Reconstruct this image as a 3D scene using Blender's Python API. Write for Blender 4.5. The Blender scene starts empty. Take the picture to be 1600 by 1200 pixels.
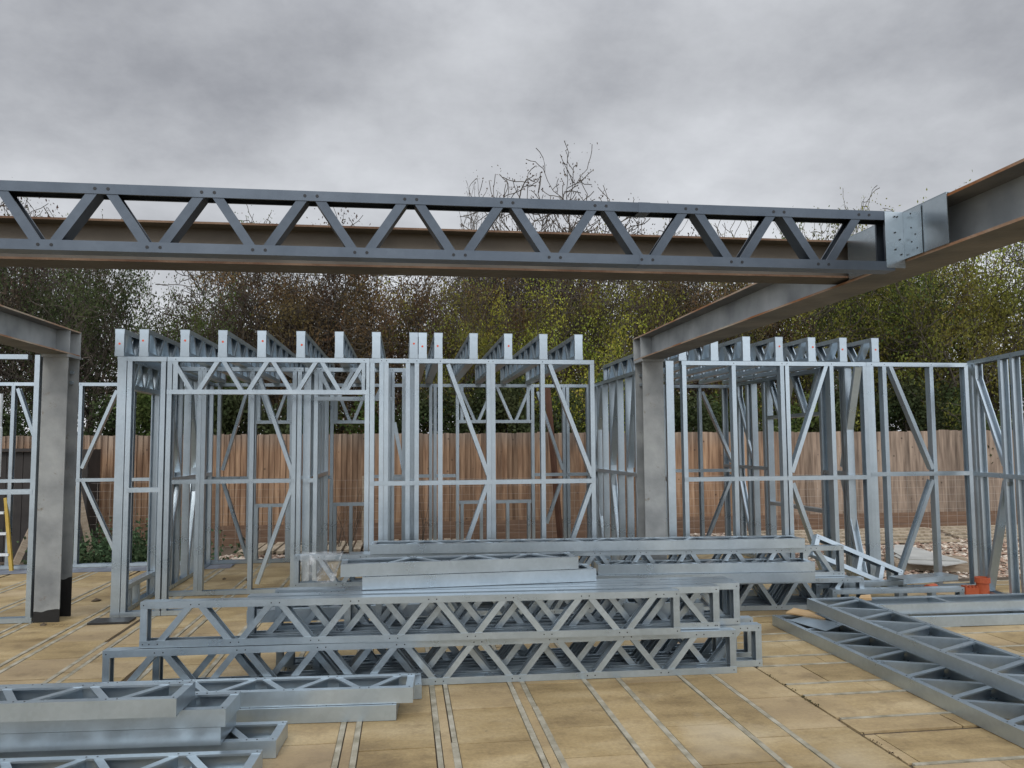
import bpy, math, random
from mathutils import Vector, Matrix
sc = bpy.context.scene
rnd = random.Random(11)
R = math.radians
# ------------------------------------------------------------------ camera
YAW, PIT, ROL, FPX = R(7.71), R(4.31), R(-.377), 1245.0
CF = Vector((math.sin(YAW)*math.cos(PIT), math.cos(YAW)*math.cos(PIT), math.sin(PIT)))
_r = Vector((math.cos(YAW), -math.sin(YAW), 0)); _u = _r.cross(CF)
CR = _r*math.cos(ROL) + _u*math.sin(ROL); CU = -_r*math.sin(ROL) + _u*math.cos(ROL)
CP = Vector((0, 0, 1.63))
cam = bpy.data.objects.new('camera', bpy.data.cameras.new('camera'))
sc.collection.objects.link(cam); sc.camera = cam
cam.matrix_world = Matrix(((CR.x, CU.x, -CF.x, CP.x), (CR.y, CU.y, -CF.y, CP.y), (CR.z, CU.z, -CF.z, CP.z), (0, 0, 0, 1)))
cam.data.sensor_width = 36; cam.data.lens = 36*FPX/1600
cam.data.clip_start = .05; cam.data.clip_end = 3000
# surveying helpers: a sight line from the camera station cut with a real plane (distance, height or side)
def ray(x, y): return CF*FPX + CR*(x-800) - CU*(y-600)
def AY(x, y, Y): d = ray(x, y); return CP + d*(Y/d.y)
def AX(x, y, X): d = ray(x, y); return CP + d*(X/d.x)
def AZ(x, y, z=0.0): d = ray(x, y); return CP + d*((z-CP.z)/d.z)
# ------------------------------------------------------------------ world
w = bpy.data.worlds.new("World"); sc.world = w; w.use_nodes = True
nt = w.node_tree; nt.nodes.clear()
def N(t, ty, **k):
    n = t.nodes.new(ty)
    for a, b in k.items(): setattr(n, a, b)
    return n
SUN_EL, SUN_AZ = R(38), R(200)      # azimuth from +Y clockwise: behind the camera, a little to the left
out = N(nt, 'ShaderNodeOutputWorld'); bg = N(nt, 'ShaderNodeBackground'); nt.links.new(bg.outputs[0], out.inputs[0])
sky = N(nt, 'ShaderNodeTexSky', sky_type='NISHITA', sun_disc=False, sun_elevation=SUN_EL, sun_rotation=SUN_AZ)
sky.dust_density = 4
tc = N(nt, 'ShaderNodeTexCoord'); sp = N(nt, 'ShaderNodeSeparateXYZ'); nt.links.new(tc.outputs['Generated'], sp.inputs[0])
def mth(t, op, a, b=None, clamp=False):
    n = N(t, 'ShaderNodeMath', operation=op, use_clamp=clamp)
    for i, v in enumerate((a, b)):
        if v is None: continue
        if isinstance(v, (int, float)): n.inputs[i].default_value = v
        else: t.links.new(v, n.inputs[i])
    return n.outputs[0]
zc = mth(nt, 'ADD', mth(nt, 'MAXIMUM', sp.outputs[2], 0.0), .34)
cx = mth(nt, 'DIVIDE', sp.outputs[0], zc); cy = mth(nt, 'DIVIDE', sp.outputs[1], zc)
cv = N(nt, 'ShaderNodeCombineXYZ'); nt.links.new(cx, cv.inputs[0]); nt.links.new(cy, cv.inputs[1])
n1 = N(nt, 'ShaderNodeTexNoise'); n1.inputs['Scale'].default_value = .62; n1.inputs['Detail'].default_value = 7; n1.inputs['Roughness'].default_value = .46; n1.inputs['Distortion'].default_value = .1
nt.links.new(cv.outputs[0], n1.inputs['Vector'])
n2 = N(nt, 'ShaderNodeTexNoise'); n2.inputs['Scale'].default_value = 2.6; n2.inputs['Detail'].default_value = 6; n2.inputs['Roughness'].default_value = .62
nt.links.new(cv.outputs[0], n2.inputs['Vector'])
cl = mth(nt, 'ADD', mth(nt, 'MULTIPLY', n1.outputs[0], .74), mth(nt, 'MULTIPLY', n2.outputs[0], .32))
# thin bright cloud low down, brighter overhead as in any overcast sky
low = mth(nt, 'MULTIPLY', mth(nt, 'SUBTRACT', .40, sp.outputs[2], True), .95)
cl2 = mth(nt, 'ADD', cl, mth(nt, 'MULTIPLY', low, .62))
rp = N(nt, 'ShaderNodeValToRGB'); nt.links.new(cl2, rp.inputs[0])
e = rp.color_ramp.elements; e[0].position = .37; e[0].color = (.235, .245, .27, 1); e[1].position = .86; e[1].color = (1.05, 1.07, 1.10, 1)
m = e.new(.46); m.color = (.335, .346, .376, 1)
m = e.new(.55); m.color = (.50, .515, .545, 1)
m = e.new(.66); m.color = (.68, .70, .735, 1)
zen = mth(nt, 'MULTIPLY', mth(nt, 'SUBTRACT', sp.outputs[2], .46, True), 3.4)
back = mth(nt, 'MULTIPLY', mth(nt, 'MAXIMUM', mth(nt, 'SUBTRACT', mth(nt, 'MULTIPLY', sp.outputs[1], -1), .05), 0.0), 1.15)
gain = mth(nt, 'ADD', mth(nt, 'ADD', 1.0, zen), back)
vm = N(nt, 'ShaderNodeVectorMath', operation='SCALE'); nt.links.new(rp.outputs[0], vm.inputs[0]); nt.links.new(gain, vm.inputs['Scale'])
sk = N(nt, 'ShaderNodeVectorMath', operation='SCALE'); nt.links.new(sky.outputs[0], sk.inputs[0]); sk.inputs['Scale'].default_value = .06
mx = N(nt, 'ShaderNodeMix', data_type='RGBA'); mx.inputs[0].default_value = .92
nt.links.new(sk.outputs[0], mx.inputs[6]); nt.links.new(vm.outputs[0], mx.inputs[7]); nt.links.new(mx.outputs[2], bg.inputs[0])
bg.inputs[1].default_value = 1.0
sun = bpy.data.objects.new('sun', bpy.data.lights.new('sun', 'SUN')); sc.collection.objects.link(sun)
sun.data.energy = .8; sun.data.angle = R(18); sun.data.color = (1, .96, .9)
sd = Vector((math.sin(SUN_AZ)*math.cos(SUN_EL), math.cos(SUN_AZ)*math.cos(SUN_EL), math.sin(SUN_EL)))
sun.rotation_euler = sd.to_track_quat('Z', 'Y').to_euler()
sc.view_settings.view_transform = 'Standard'; sc.view_settings.look = 'None'
sc.view_settings.exposure = .12; sc.view_settings.gamma = 1
sc.cycles.max_bounces = 6; sc.cycles.diffuse_bounces = 3; sc.cycles.glossy_bounces = 3
# ------------------------------------------------------------------ materials
def mat(name, base, rough=.6, metal=0.0, var=None, scale=6, detail=5, bump=0.0, bscale=None, coords='Object', stretch=None, rvar=0):
    m = bpy.data.materials.new(name); m.use_nodes = True; t = m.node_tree; b = t.nodes['Principled BSDF']
    b.inputs['Base Color'].default_value = (*base, 1); b.inputs['Roughness'].default_value = rough; b.inputs['Metallic'].default_value = metal
    tc = N(t, 'ShaderNodeTexCoord'); mp = N(t, 'ShaderNodeMapping'); t.links.new(tc.outputs[coords], mp.inputs[0])
    if stretch: mp.inputs['Scale'].default_value = stretch
    no = N(t, 'ShaderNodeTexNoise'); no.inputs['Scale'].default_value = scale; no.inputs['Detail'].default_value = detail; t.links.new(mp.outputs[0], no.inputs['Vector'])
    if var:
        r = N(t, 'ShaderNodeValToRGB'); t.links.new(no.outputs[0], r.inputs[0]); es = r.color_ramp.elements
        es[0].position = .32; es[0].color = (*base, 1); es[1].position = .68; es[1].color = (*var, 1)
        t.links.new(r.outputs[0], b.inputs['Base Color'])
    if rvar: t.links.new(mth(t, 'ADD', mth(t, 'MULTIPLY', no.outputs[0], rvar), rough-rvar/2), b.inputs['Roughness'])
    if bump:
        n2 = N(t, 'ShaderNodeTexNoise'); n2.inputs['Scale'].default_value = bscale or scale*4; n2.inputs['Detail'].default_value = 4; t.links.new(mp.outputs[0], n2.inputs['Vector'])
        bp = N(t, 'ShaderNodeBump'); bp.inputs['Strength'].default_value = bump; bp.inputs['Distance'].default_value = .02
        t.links.new(n2.outputs[0], bp.inputs['Height']); t.links.new(bp.outputs[0], b.inputs['Normal'])
    return m
def galv(name, c0, c1, rough=.42, metal=.6):
    m = mat(name, c0, rough, metal, c1, 3, 4, .07, 2.2, 'Object', None, .2)
    t = m.node_tree; b = t.nodes['Principled BSDF']
    for q in t.nodes:
        if q.type == 'TEX_NOISE' and abs(q.inputs['Scale'].default_value-2.2) < 1e-4: q.inputs['Detail'].default_value = 0.0
    ramp = [n for n in t.nodes if n.type == 'VALTORGB'][0]
    oi = N(t, 'ShaderNodeObjectInfo'); f = mth(t, 'ADD', mth(t, 'MULTIPLY', oi.outputs['Random'], .2), .9)
    tc = [n for n in t.nodes if n.type == 'TEX_COORD'][0]
    # zinc spangle, a few cm across and faint
    vo = N(t, 'ShaderNodeTexVoronoi'); vo.inputs['Scale'].default_value = 42; t.links.new(tc.outputs['Object'], vo.inputs['Vector'])
    bw = N(t, 'ShaderNodeRGBToBW'); t.links.new(vo.outputs['Color'], bw.inputs[0])
    f = mth(t, 'MULTIPLY', f, mth(t, 'ADD', mth(t, 'MULTIPLY', bw.outputs[0], .08), .96))
    # white storage bloom and dull smears
    n3 = N(t, 'ShaderNodeTexNoise'); n3.inputs['Scale'].default_value = 1.7; n3.inputs['Detail'].default_value = 8; n3.inputs['Roughness'].default_value = .7
    t.links.new(tc.outputs['Object'], n3.inputs['Vector'])
    f = mth(t, 'MULTIPLY', f, mth(t, 'ADD', mth(t, 'MULTIPLY', n3.outputs[0], .3), .85))
    v = N(t, 'ShaderNodeVectorMath', operation='SCALE'); t.links.new(ramp.outputs[0], v.inputs[0]); t.links.new(f, v.inputs['Scale'])
    t.links.new(v.outputs[0], b.inputs['Base Color'])
    return m
M = {}
M['galv'] = galv('galvanised_steel', (.385, .46, .52), (.47, .545, .60), .30, .74)
M['galv_shade'] = galv('shade_darkened_galvanised_steel', (.070, .088, .112), (.10, .122, .15), .36, .7)  # galvanised steel with the overhead truss's shade painted into its colour
M['galvd'] = galv('galvanised_sheet', (.36, .42, .46), (.45, .51, .55), .26, .85)
M['rivet'] = mat('rivet_steel', (.02, .022, .026), .5, .3)
M['mark'] = mat('marker_paint', (.62, .10, .05), .7)
M['paint'] = mat('grey_painted_steel', (.20, .22, .232), .5, 0, (.43, .455, .465), 2.6, 9, .15, 14)
M['paintd'] = mat('dull_brown_painted_steel', (.085, .075, .062), .7, 0, (.16, .14, .115), 2.5, 8, .2, 14)
M['rustd'] = mat('dark_rusty_flange_edge', (.10, .05, .028), .85, 0, (.20, .13, .085), 5, 7, .3, 40)
M['under'] = mat('flange_underside', (.085, .085, .08), .8, 0, (.17, .16, .145), 3, 7, .3, 20)  # darker tone for the downward-facing flange faces
M['underd'] = mat('dark_flange_underside', (.055, .048, .04), .85, 0, (.09, .08, .065), 3, 7, .3, 20)  # still darker tone for the cross beam's downward-facing flange faces
M['rust'] = mat('rusty_flange_edge', (.26, .10, .03), .85, 0, (.40, .36, .29), 2.5, 7, .3, 40)
M['bitumen'] = mat('black_bitumen', (.012, .012, .013), .45, 0, (.03, .03, .03), 8)
M['block'] = None
M['ply'] = mat('plywood', (.42, .27, .13), .8, 0, (.55, .38, .2), 5)
M['wood'] = mat('grey_timber', (.26, .20, .14), .85, 0, (.40, .33, .25), 4, 6, .3, 30, 'Object', (1, 1, 8))
M['deck'] = mat('decking_timber', (.24, .19, .13), .85, 0, (.46, .39, .29), 3, 6, .3, 30, 'Object', (6, 1, 1))
M['board'] = mat('cement_board', (.36, .36, .34), .85, 0, (.48, .48, .45), 3)
M['orange'] = mat('terracotta_plastic', (.38, .075, .03), .5, 0, (.48, .12, .05), 6)
M['yellow'] = mat('yellow_fibreglass', (.36, .24, .03), .6, 0, (.46, .32, .06), 6)
M['white'] = mat('white_plastic', (.62, .66, .68), .45)
M['black'] = mat('dark_shed_boards', (.018, .016, .015), .7, 0, (.035, .03, .028), 5)
M['dpc'] = mat('damp_proof_membrane', (.10, .115, .15), .5, 0, (.22, .24, .28), 3, 5, .3, 10)
M['wire'] = mat('wire_mesh_steel', (.45, .42, .38), .5, .3)
M['rag'] = mat('brown_sheet', (.28, .12, .05), .9, 0, (.42, .2, .09), 6, 5, .6, 20)
M['cor'] = mat('rust_brown_post', (.09, .042, .026), .85, 0, (.15, .07, .042), 4)
def film():
    m = bpy.data.materials.new('clear_plastic_film'); m.use_nodes = True; t = m.node_tree; b = t.nodes['Principled BSDF']
    b.inputs['Base Color'].default_value = (.8, .83, .86, 1); b.inputs['Roughness'].default_value = .18
    tc = N(t, 'ShaderNodeTexCoord'); no = N(t, 'ShaderNodeTexNoise'); no.inputs['Scale'].default_value = 9; no.inputs['Distortion'].default_value = 1.5; t.links.new(tc.outputs['Object'], no.inputs[0])
    t.links.new(mth(t, 'ADD', mth(t, 'MULTIPLY', mth(t, 'SUBTRACT', no.outputs[0], .5, True), 1.8), .14, True), b.inputs['Alpha'])
    return m
M['film'] = film()
# column paint: grey above, black bitumen below a brushed line, scabs of rust
def column_mat():
    m = mat('column_paint', (.16, .172, .178), .6, 0, (.31, .325, .322), 3.4, 9, .2, 16)
    t = m.node_tree; b = t.nodes['Principled BSDF']; src = b.inputs['Base Color'].links[0].from_socket
    tc = N(t, 'ShaderNodeTexCoord'); s = N(t, 'ShaderNodeSeparateXYZ'); t.links.new(tc.outputs['Object'], s.inputs[0])
    no = N(t, 'ShaderNodeTexNoise'); no.inputs['Scale'].default_value = 4; t.links.new(tc.outputs['Object'], no.inputs[0])
    edge = mth(t, 'ADD', mth(t, 'ADD', .25, mth(t, 'MULTIPLY', s.outputs[1], 1.1)), mth(t, 'MULTIPLY', mth(t, 'SUBTRACT', no.outputs[0], .5), .16))
    fac = mth(t, 'LESS_THAN', s.outputs[2], edge)
    n2 = N(t, 'ShaderNodeTexNoise'); n2.inputs['Scale'].default_value = 9; n2.inputs['Detail'].default_value = 8; n2.inputs['Roughness'].default_value = .75; t.links.new(tc.outputs['Object'], n2.inputs[0])
    rf = mth(t, 'MULTIPLY', mth(t, 'SUBTRACT', n2.outputs[0], .60, True), 9, True)
    a = N(t, 'ShaderNodeMix', data_type='RGBA'); t.links.new(rf, a.inputs[0]); t.links.new(src, a.inputs[6]); a.inputs[7].default_value = (.13, .10, .07, 1)
    c = N(t, 'ShaderNodeMix', data_type='RGBA'); t.links.new(fac, c.inputs[0]); t.links.new(a.outputs[2], c.inputs[6]); c.inputs[7].default_value = (.006, .006, .0065, 1)
    t.links.new(c.outputs[2], b.inputs['Base Color']); return m
M['column'] = column_mat()
def floor_mat():
    m = bpy.data.materials.new('ochre_concrete_blocks'); m.use_nodes = True; t = m.node_tree; b = t.nodes['Principled BSDF']
    at = N(t, 'ShaderNodeAttribute', attribute_name='tone'); tc = N(t, 'ShaderNodeTexCoord')
    mp = N(t, 'ShaderNodeMapping'); t.links.new(tc.outputs['Object'], mp.inputs[0]); mp.inputs['Scale'].default_value = (1, 2.2, 1)
    n1 = N(t, 'ShaderNodeTexNoise'); n1.inputs['Scale'].default_value = .9; n1.inputs['Detail'].default_value = 8; n1.inputs['Roughness'].default_value = .62; t.links.new(mp.outputs[0], n1.inputs[0])
    r = N(t, 'ShaderNodeValToRGB'); t.links.new(n1.outputs[0], r.inputs[0]); es = r.color_ramp.elements
    es[0].position = .33; es[0].color = (.205, .14, .058, 1); es[1].position = .72; es[1].color = (.53, .425, .255, 1)
    q = es.new(.5); q.color = (.365, .268, .128, 1)
    n2 = N(t, 'ShaderNodeTexNoise'); n2.inputs['Scale'].default_value = 45; n2.inputs['Detail'].default_value = 6; n2.inputs['Roughness'].default_value = .7; t.links.new(tc.outputs['Object'], n2.inputs[0])
    g = mth(t, 'ADD', mth(t, 'MULTIPLY', n2.outputs[0], .9), .56)
    g = mth(t, 'MULTIPLY', g, mth(t, 'ADD', mth(t, 'MULTIPLY', at.outputs['Fac'], .26), .87))
    # pale dried-slurry patches and dark droppings
    n3 = N(t, 'ShaderNodeTexNoise'); n3.inputs['Scale'].default_value = .75; n3.inputs['Detail'].default_value = 3; n3.inputs['Distortion'].default_value = .6; t.links.new(tc.outputs['Object'], n3.inputs[0])
    pf = mth(t, 'MULTIPLY', mth(t, 'SUBTRACT', n3.outputs[0], .635, True), 12, True)
    n4 = N(t, 'ShaderNodeTexNoise'); n4.inputs['Scale'].default_value = 14; n4.inputs['Detail'].default_value = 5; t.links.new(tc.outputs['Object'], n4.inputs[0])
    df = mth(t, 'MULTIPLY', mth(t, 'SUBTRACT', n4.outputs[0], .70, True), 10, True)
    v = N(t, 'ShaderNodeVectorMath', operation='SCALE'); t.links.new(r.outputs[0], v.inputs[0]); t.links.new(g, v.inputs['Scale'])
    hm = N(t, 'ShaderNodeMix', data_type='RGBA'); t.links.new(mth(t, 'MULTIPLY', mth(t, 'SUBTRACT', at.outputs['Fac'], .45, True), .9), hm.inputs[0]); t.links.new(v.outputs[0], hm.inputs[6]); hm.inputs[7].default_value = (.33, .255, .17, 1)
    n6 = N(t, 'ShaderNodeTexNoise'); n6.inputs['Scale'].default_value = 3.6; n6.inputs['Detail'].default_value = 9; n6.inputs['Roughness'].default_value = .72; t.links.new(tc.outputs['Object'], n6.inputs[0])
    sf = mth(t, 'MULTIPLY', mth(t, 'SUBTRACT', n6.outputs[0], .52, True), 4.2, True)
    sm = N(t, 'ShaderNodeMix', data_type='RGBA'); t.links.new(mth(t, 'MULTIPLY', sf, .85), sm.inputs[0]); t.links.new(hm.outputs[2], sm.inputs[6]); sm.inputs[7].default_value = (.14, .095, .045, 1)
    a = N(t, 'ShaderNodeMix', data_type='RGBA'); t.links.new(mth(t, 'MULTIPLY', pf, .55), a.inputs[0]); t.links.new(sm.outputs[2], a.inputs[6]); a.inputs[7].default_value = (.50, .43, .31, 1)
    c = N(t, 'ShaderNodeMix', data_type='RGBA'); t.links.new(mth(t, 'MULTIPLY', df, .7), c.inputs[0]); t.links.new(a.outputs[2], c.inputs[6]); c.inputs[7].default_value = (.10, .07, .04, 1)
    t.links.new(c.outputs[2], b.inputs['Base Color'])
    t.links.new(mth(t, 'ADD', mth(t, 'MULTIPLY', n1.outputs[0], .6), .42), b.inputs['Roughness'])
    bp = N(t, 'ShaderNodeBump'); bp.inputs['Strength'].default_value = .5; bp.inputs['Distance'].default_value = .008; t.links.new(n2.outputs[0], bp.inputs['Height']); t.links.new(bp.outputs[0], b.inputs['Normal'])
    return m
M['block'] = floor_mat()
M['beamtop'] = mat('prestressed_beam_concrete', (.22, .20, .14), .9, 0, (.43, .40, .32), 9, 7, .4, 50)
M['joint'] = mat('joint_dirt', (.06, .045, .03), .95, 0, (.10, .075, .05), 20)
def gravel_mat():
    m = bpy.data.materials.new('gravel'); m.use_nodes = True; t = m.node_tree; b = t.nodes['Principled BSDF']; b.inputs['Roughness'].default_value = .9
    tc = N(t, 'ShaderNodeTexCoord'); vo = N(t, 'ShaderNodeTexVoronoi'); vo.inputs['Scale'].default_value = 14; t.links.new(tc.outputs['Object'], vo.inputs['Vector'])
    bw = N(t, 'ShaderNodeRGBToBW'); t.links.new(vo.outputs['Color'], bw.inputs[0])
    r = N(t, 'ShaderNodeValToRGB'); t.links.new(bw.outputs[0], r.inputs[0]); es = r.color_ramp.elements
    es[0].position = .2; es[0].color = (.20, .14, .10, 1); es[1].position = .8; es[1].color = (.50, .43, .35, 1)
    t.links.new(r.outputs[0], b.inputs['Base Color'])
    bp = N(t, 'ShaderNodeBump'); bp.inputs['Strength'].default_value = .8; bp.inputs['Distance'].default_value = .03; bp.invert = True; t.links.new(vo.outputs['Distance'], bp.inputs['Height']); t.links.new(bp.outputs[0], b.inputs['Normal'])
    return m
M['gravel'] = gravel_mat()
M['soil'] = mat('soil', (.06, .045, .03), .95, 0, (.13, .10, .07), 3, 8, .5, 20)
M['stone'] = mat('rubble_stone', (.28, .24, .19), .9, 0, (.5, .42, .34), 5)
def fence_mat():
    m = bpy.data.materials.new('fence_boards'); m.use_nodes = True; t = m.node_tree; b = t.nodes['Principled BSDF']; b.inputs['Roughness'].default_value = .85
    at = N(t, 'ShaderNodeAttribute', attribute_name='tone'); tc = N(t, 'ShaderNodeTexCoord'); mp = N(t, 'ShaderNodeMapping'); mp.inputs['Scale'].default_value = (9, 9, .8); t.links.new(tc.outputs['Object'], mp.inputs[0])
    no = N(t, 'ShaderNodeTexNoise'); no.inputs['Scale'].default_value = 2.2; no.inputs['Detail'].default_value = 7; t.links.new(mp.outputs[0], no.inputs[0])
    r = N(t, 'ShaderNodeValToRGB'); t.links.new(no.outputs[0], r.inputs[0]); es = r.color_ramp.elements
    es[0].position = .3; es[0].color = (.15, .082, .046, 1); es[1].position = .74; es[1].color = (.39, .255, .16, 1)
    # knots
    vo = N(t, 'ShaderNodeTexVoronoi'); vo.inputs['Scale'].default_value = 5.5; t.links.new(tc.outputs['Object'], vo.inputs['Vector'])
    kf = mth(t, 'MULTIPLY', mth(t, 'SUBTRACT', .14, vo.outputs['Distance'], True), 9, True)
    g = mth(t, 'ADD', mth(t, 'MULTIPLY', at.outputs['Fac'], .7), .6)
    v = N(t, 'ShaderNodeVectorMath', operation='SCALE'); t.links.new(r.outputs[0], v.inputs[0]); t.links.new(g, v.inputs['Scale'])
    k = N(t, 'ShaderNodeMix', data_type='RGBA'); t.links.new(kf, k.inputs[0]); t.links.new(v.outputs[0], k.inputs[6]); k.inputs[7].default_value = (.05, .028, .018, 1)
    # the boards to the right have weathered silver-grey, as have all the tops
    s = N(t, 'ShaderNodeSeparateXYZ'); t.links.new(tc.outputs['Object'], s.inputs[0])
    n5 = N(t, 'ShaderNodeTexNoise'); n5.inputs['Scale'].default_value = 1.1; n5.inputs['Detail'].default_value = 6; t.links.new(tc.outputs['Object'], n5.inputs[0])
    gx = mth(t, 'MULTIPLY', mth(t, 'SUBTRACT', s.outputs[0], 6.4), .55, True)
    gz = mth(t, 'MULTIPLY', mth(t, 'SUBTRACT', mth(t, 'ADD', s.outputs[2], mth(t, 'MULTIPLY', n5.outputs[0], .5)), 1.72), 2.6, True)
    gf = mth(t, 'MULTIPLY', mth(t, 'MAXIMUM', gx, gz), .6)
    bw = N(t, 'ShaderNodeRGBToBW'); t.links.new(k.outputs[2], bw.inputs[0])
    gr = N(t, 'ShaderNodeVectorMath', operation='SCALE'); gr.inputs[0].default_value = (1.22, 1.08, .93); t.links.new(bw.outputs[0], gr.inputs['Scale'])
    c = N(t, 'ShaderNodeMix', data_type='RGBA'); t.links.new(gf, c.inputs[0]); t.links.new(k.outputs[2], c.inputs[6]); t.links.new(gr.outputs[0], c.inputs[7])
    t.links.new(c.outputs[2], b.inputs['Base Color']); return m
M['fence'] = fence_mat()
M['gboard'] = mat('gravel_board_timber', (.12, .07, .045), .85, 0, (.20, .125, .08), 3, 6, .2, 30, 'Object', (1, 1, 9))
M['bark'] = mat('bark', (.045, .036, .028), .95, 0, (.09, .075, .058), 6, 6, .5, 30)
def leaf_mat():
    m = bpy.data.materials.new('leaves'); m.use_nodes = True; t = m.node_tree; b = t.nodes['Principled BSDF']; b.inputs['Roughness'].default_value = .8; b.inputs['Specular IOR Level'].default_value = .15
    oi = N(t, 'ShaderNodeObjectInfo'); at = N(t, 'ShaderNodeAttribute', attribute_name='tone')
    tc = N(t, 'ShaderNodeTexCoord'); no = N(t, 'ShaderNodeTexNoise'); no.inputs['Scale'].default_value = .9; no.inputs['Detail'].default_value = 4; t.links.new(tc.outputs['Object'], no.inputs[0])
    g = mth(t, 'ADD', mth(t, 'MULTIPLY', at.outputs['Fac'], 1.1), .45)
    v = N(t, 'ShaderNodeVectorMath', operation='SCALE'); t.links.new(oi.outputs['Color'], v.inputs[0]); t.links.new(g, v.inputs['Scale'])
    hs = N(t, 'ShaderNodeHueSaturation'); t.links.new(v.outputs[0], hs.inputs['Color'])
    t.links.new(mth(t, 'ADD', mth(t, 'MULTIPLY', no.outputs[0], .22), .39), hs.inputs['Hue'])
    t.links.new(mth(t, 'ADD', mth(t, 'MULTIPLY', no.outputs[0], .8), .6), hs.inputs['Value'])
    t.links.new(hs.outputs[0], b.inputs['Base Color'])
    tr = N(t, 'ShaderNodeBsdfTranslucent'); t.links.new(hs.outputs[0], tr.inputs[0]); ms = N(t, 'ShaderNodeMixShader'); ms.inputs[0].default_value = .25
    o = [n for n in t.nodes if n.type == 'OUTPUT_MATERIAL'][0]
    t.links.new(b.outputs[0], ms.inputs[1]); t.links.new(tr.outputs[0], ms.inputs[2]); t.links.new(ms.outputs[0], o.inputs[0]); return m
M['leaf'] = leaf_mat()
# ------------------------------------------------------------------ mesh helpers
class MB:
    def __init__(s): s.v = []; s.f = []; s.m = []; s.t = []
    def add(s, vs, fs, mi=0, tone=.5):
        o = len(s.v); s.v += [tuple(v) for v in vs]
        for f in fs: s.f.append(tuple(i+o for i in f)); s.m.append(mi); s.t.append(tone)
        return s
    def box(s, c0, c1, mi=0, tone=.5, X=None):
        x0, y0, z0 = c0; x1, y1, z1 = c1
        vs = [Vector(p) for p in ((x0,y0,z0),(x1,y0,z0),(x1,y1,z0),(x0,y1,z0),(x0,y0,z1),(x1,y0,z1),(x1,y1,z1),(x0,y1,z1))]
        if X is not None: vs = [X @ v for v in vs]
        return s.add(vs, [(0,3,2,1),(4,5,6,7),(0,1,5,4),(1,2,6,5),(2,3,7,6),(3,0,4,7)], mi, tone)
    def tube(s, pts, rads, n=6, mi=0, tone=.5):
        rings = []; pts = [Vector(p) for p in pts]
        for i, p in enumerate(pts):
            d = (pts[min(i+1, len(pts)-1)] - pts[max(i-1, 0)]); d = d.normalized() if d.length > 1e-9 else Vector((0, 0, 1))
            a = d.orthogonal().normalized(); b = d.cross(a)
            rings.append([p + (a*math.cos(k*2*math.pi/n) + b*math.sin(k*2*math.pi/n))*rads[i] for k in range(n)])
        vs = [v for r in rings for v in r]; fs = []
        for i in range(len(pts)-1):
            for k in range(n): fs.append((i*n+k, i*n+(k+1) % n, (i+1)*n+(k+1) % n, (i+1)*n+k))
        fs.append(tuple(range(n-1, -1, -1))); fs.append(tuple((len(pts)-1)*n+k for k in range(n)))
        return s.add(vs, fs, mi, tone)
    def mesh(s, name, mats, tone=False, smooth=False):
        me = bpy.data.meshes.new(name); me.from_pydata(s.v, [], s.f)
        for m in (mats if isinstance(mats, (list, tuple)) else [mats]): me.materials.append(m)
        me.polygons.foreach_set('material_index', s.m)
        if smooth: me.polygons.foreach_set('use_smooth', [True]*len(s.f))
        if tone:
            a = me.attributes.new('tone', 'FLOAT', 'FACE'); a.data.foreach_set('value', s.t)
        me.update(); return me
def link(name, me, parent=None, mw=None):
    o = bpy.data.objects.new(name, me); sc.collection.objects.link(o)
    if parent: o.parent = parent
    if mw is not None: o.matrix_local = mw
    return o
def tag(o, label=None, cat=None, group=None, kind=None):
    if label: o['label'] = label
    if cat: o['category'] = cat
    if group: o['group'] = group
    if kind: o['kind'] = kind
    return o
def thing(name, label, cat, mw, group=None):
    o = bpy.data.objects.new(name, None); o.empty_display_size = .1; sc.collection.objects.link(o); o.matrix_world = mw
    return tag(o, label, cat, group)
def part(o, name, mb, m, tone=False, smooth=False, label=None):
    p = link(name, mb.mesh(name, m, tone, smooth), o)
    if label: p['label'] = label
    return p
# cold-formed C section: cached by size, drawn along +Z, web at y=0, open towards +Y
T = .0022; CW = .089; CH = .045
_cache = {}
GM = ['galv']
def csec(L, w, h, lip=.011, rivets=(), rr=.0045):
    key = (GM[0], round(L, 3), round(w, 4), round(h, 4), lip, tuple(round(r, 3) for r in rivets), rr)
    if key in _cache: return _cache[key]
    mb = MB(); a = w/2
    O = [(-a+lip, h), (-a, h), (-a, 0), (a, 0), (a, h), (a-lip, h)]
    I = [(-a+lip, h-T), (-a+T, h-T), (-a+T, T), (a-T, T), (a-T, h-T), (a-lip, h-T)]
    P = O + I[::-1]; n = 12
    vs = [(x, y, 0) for x, y in P] + [(x, y, L) for x, y in P]
    fs = [(i, (i+1) % n, n+(i+1) % n, n+i) for i in range(n)]
    for i in range(5):
        fs.append((i+1, i, 11-i, 10-i)); fs.append((n+i, n+i+1, n+10-i, n+11-i))
    mb.add(vs, fs)
    for r in rivets:
        for sgn in (-1, 1):
            c = Vector((sgn*(a+.0001), h*.5, r)); k = 8
            ring = [c + Vector((0, math.cos(q*2*math.pi/k)*rr, math.sin(q*2*math.pi/k)*rr)) for q in range(k)]
            top = [p + Vector((sgn*.0014, 0, 0)) for p in ring]
            f = [tuple(range(k, 2*k))] + [(q, (q+1) % k, k+(q+1) % k, k+q) for q in range(k)]
            if sgn < 0: f = [t[::-1] for t in f]
            mb.add(ring+top, f, 1)
    me = mb.mesh('steel_section', [M[GM[0]], M['rivet']]); _cache[key] = me
    return me
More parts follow.
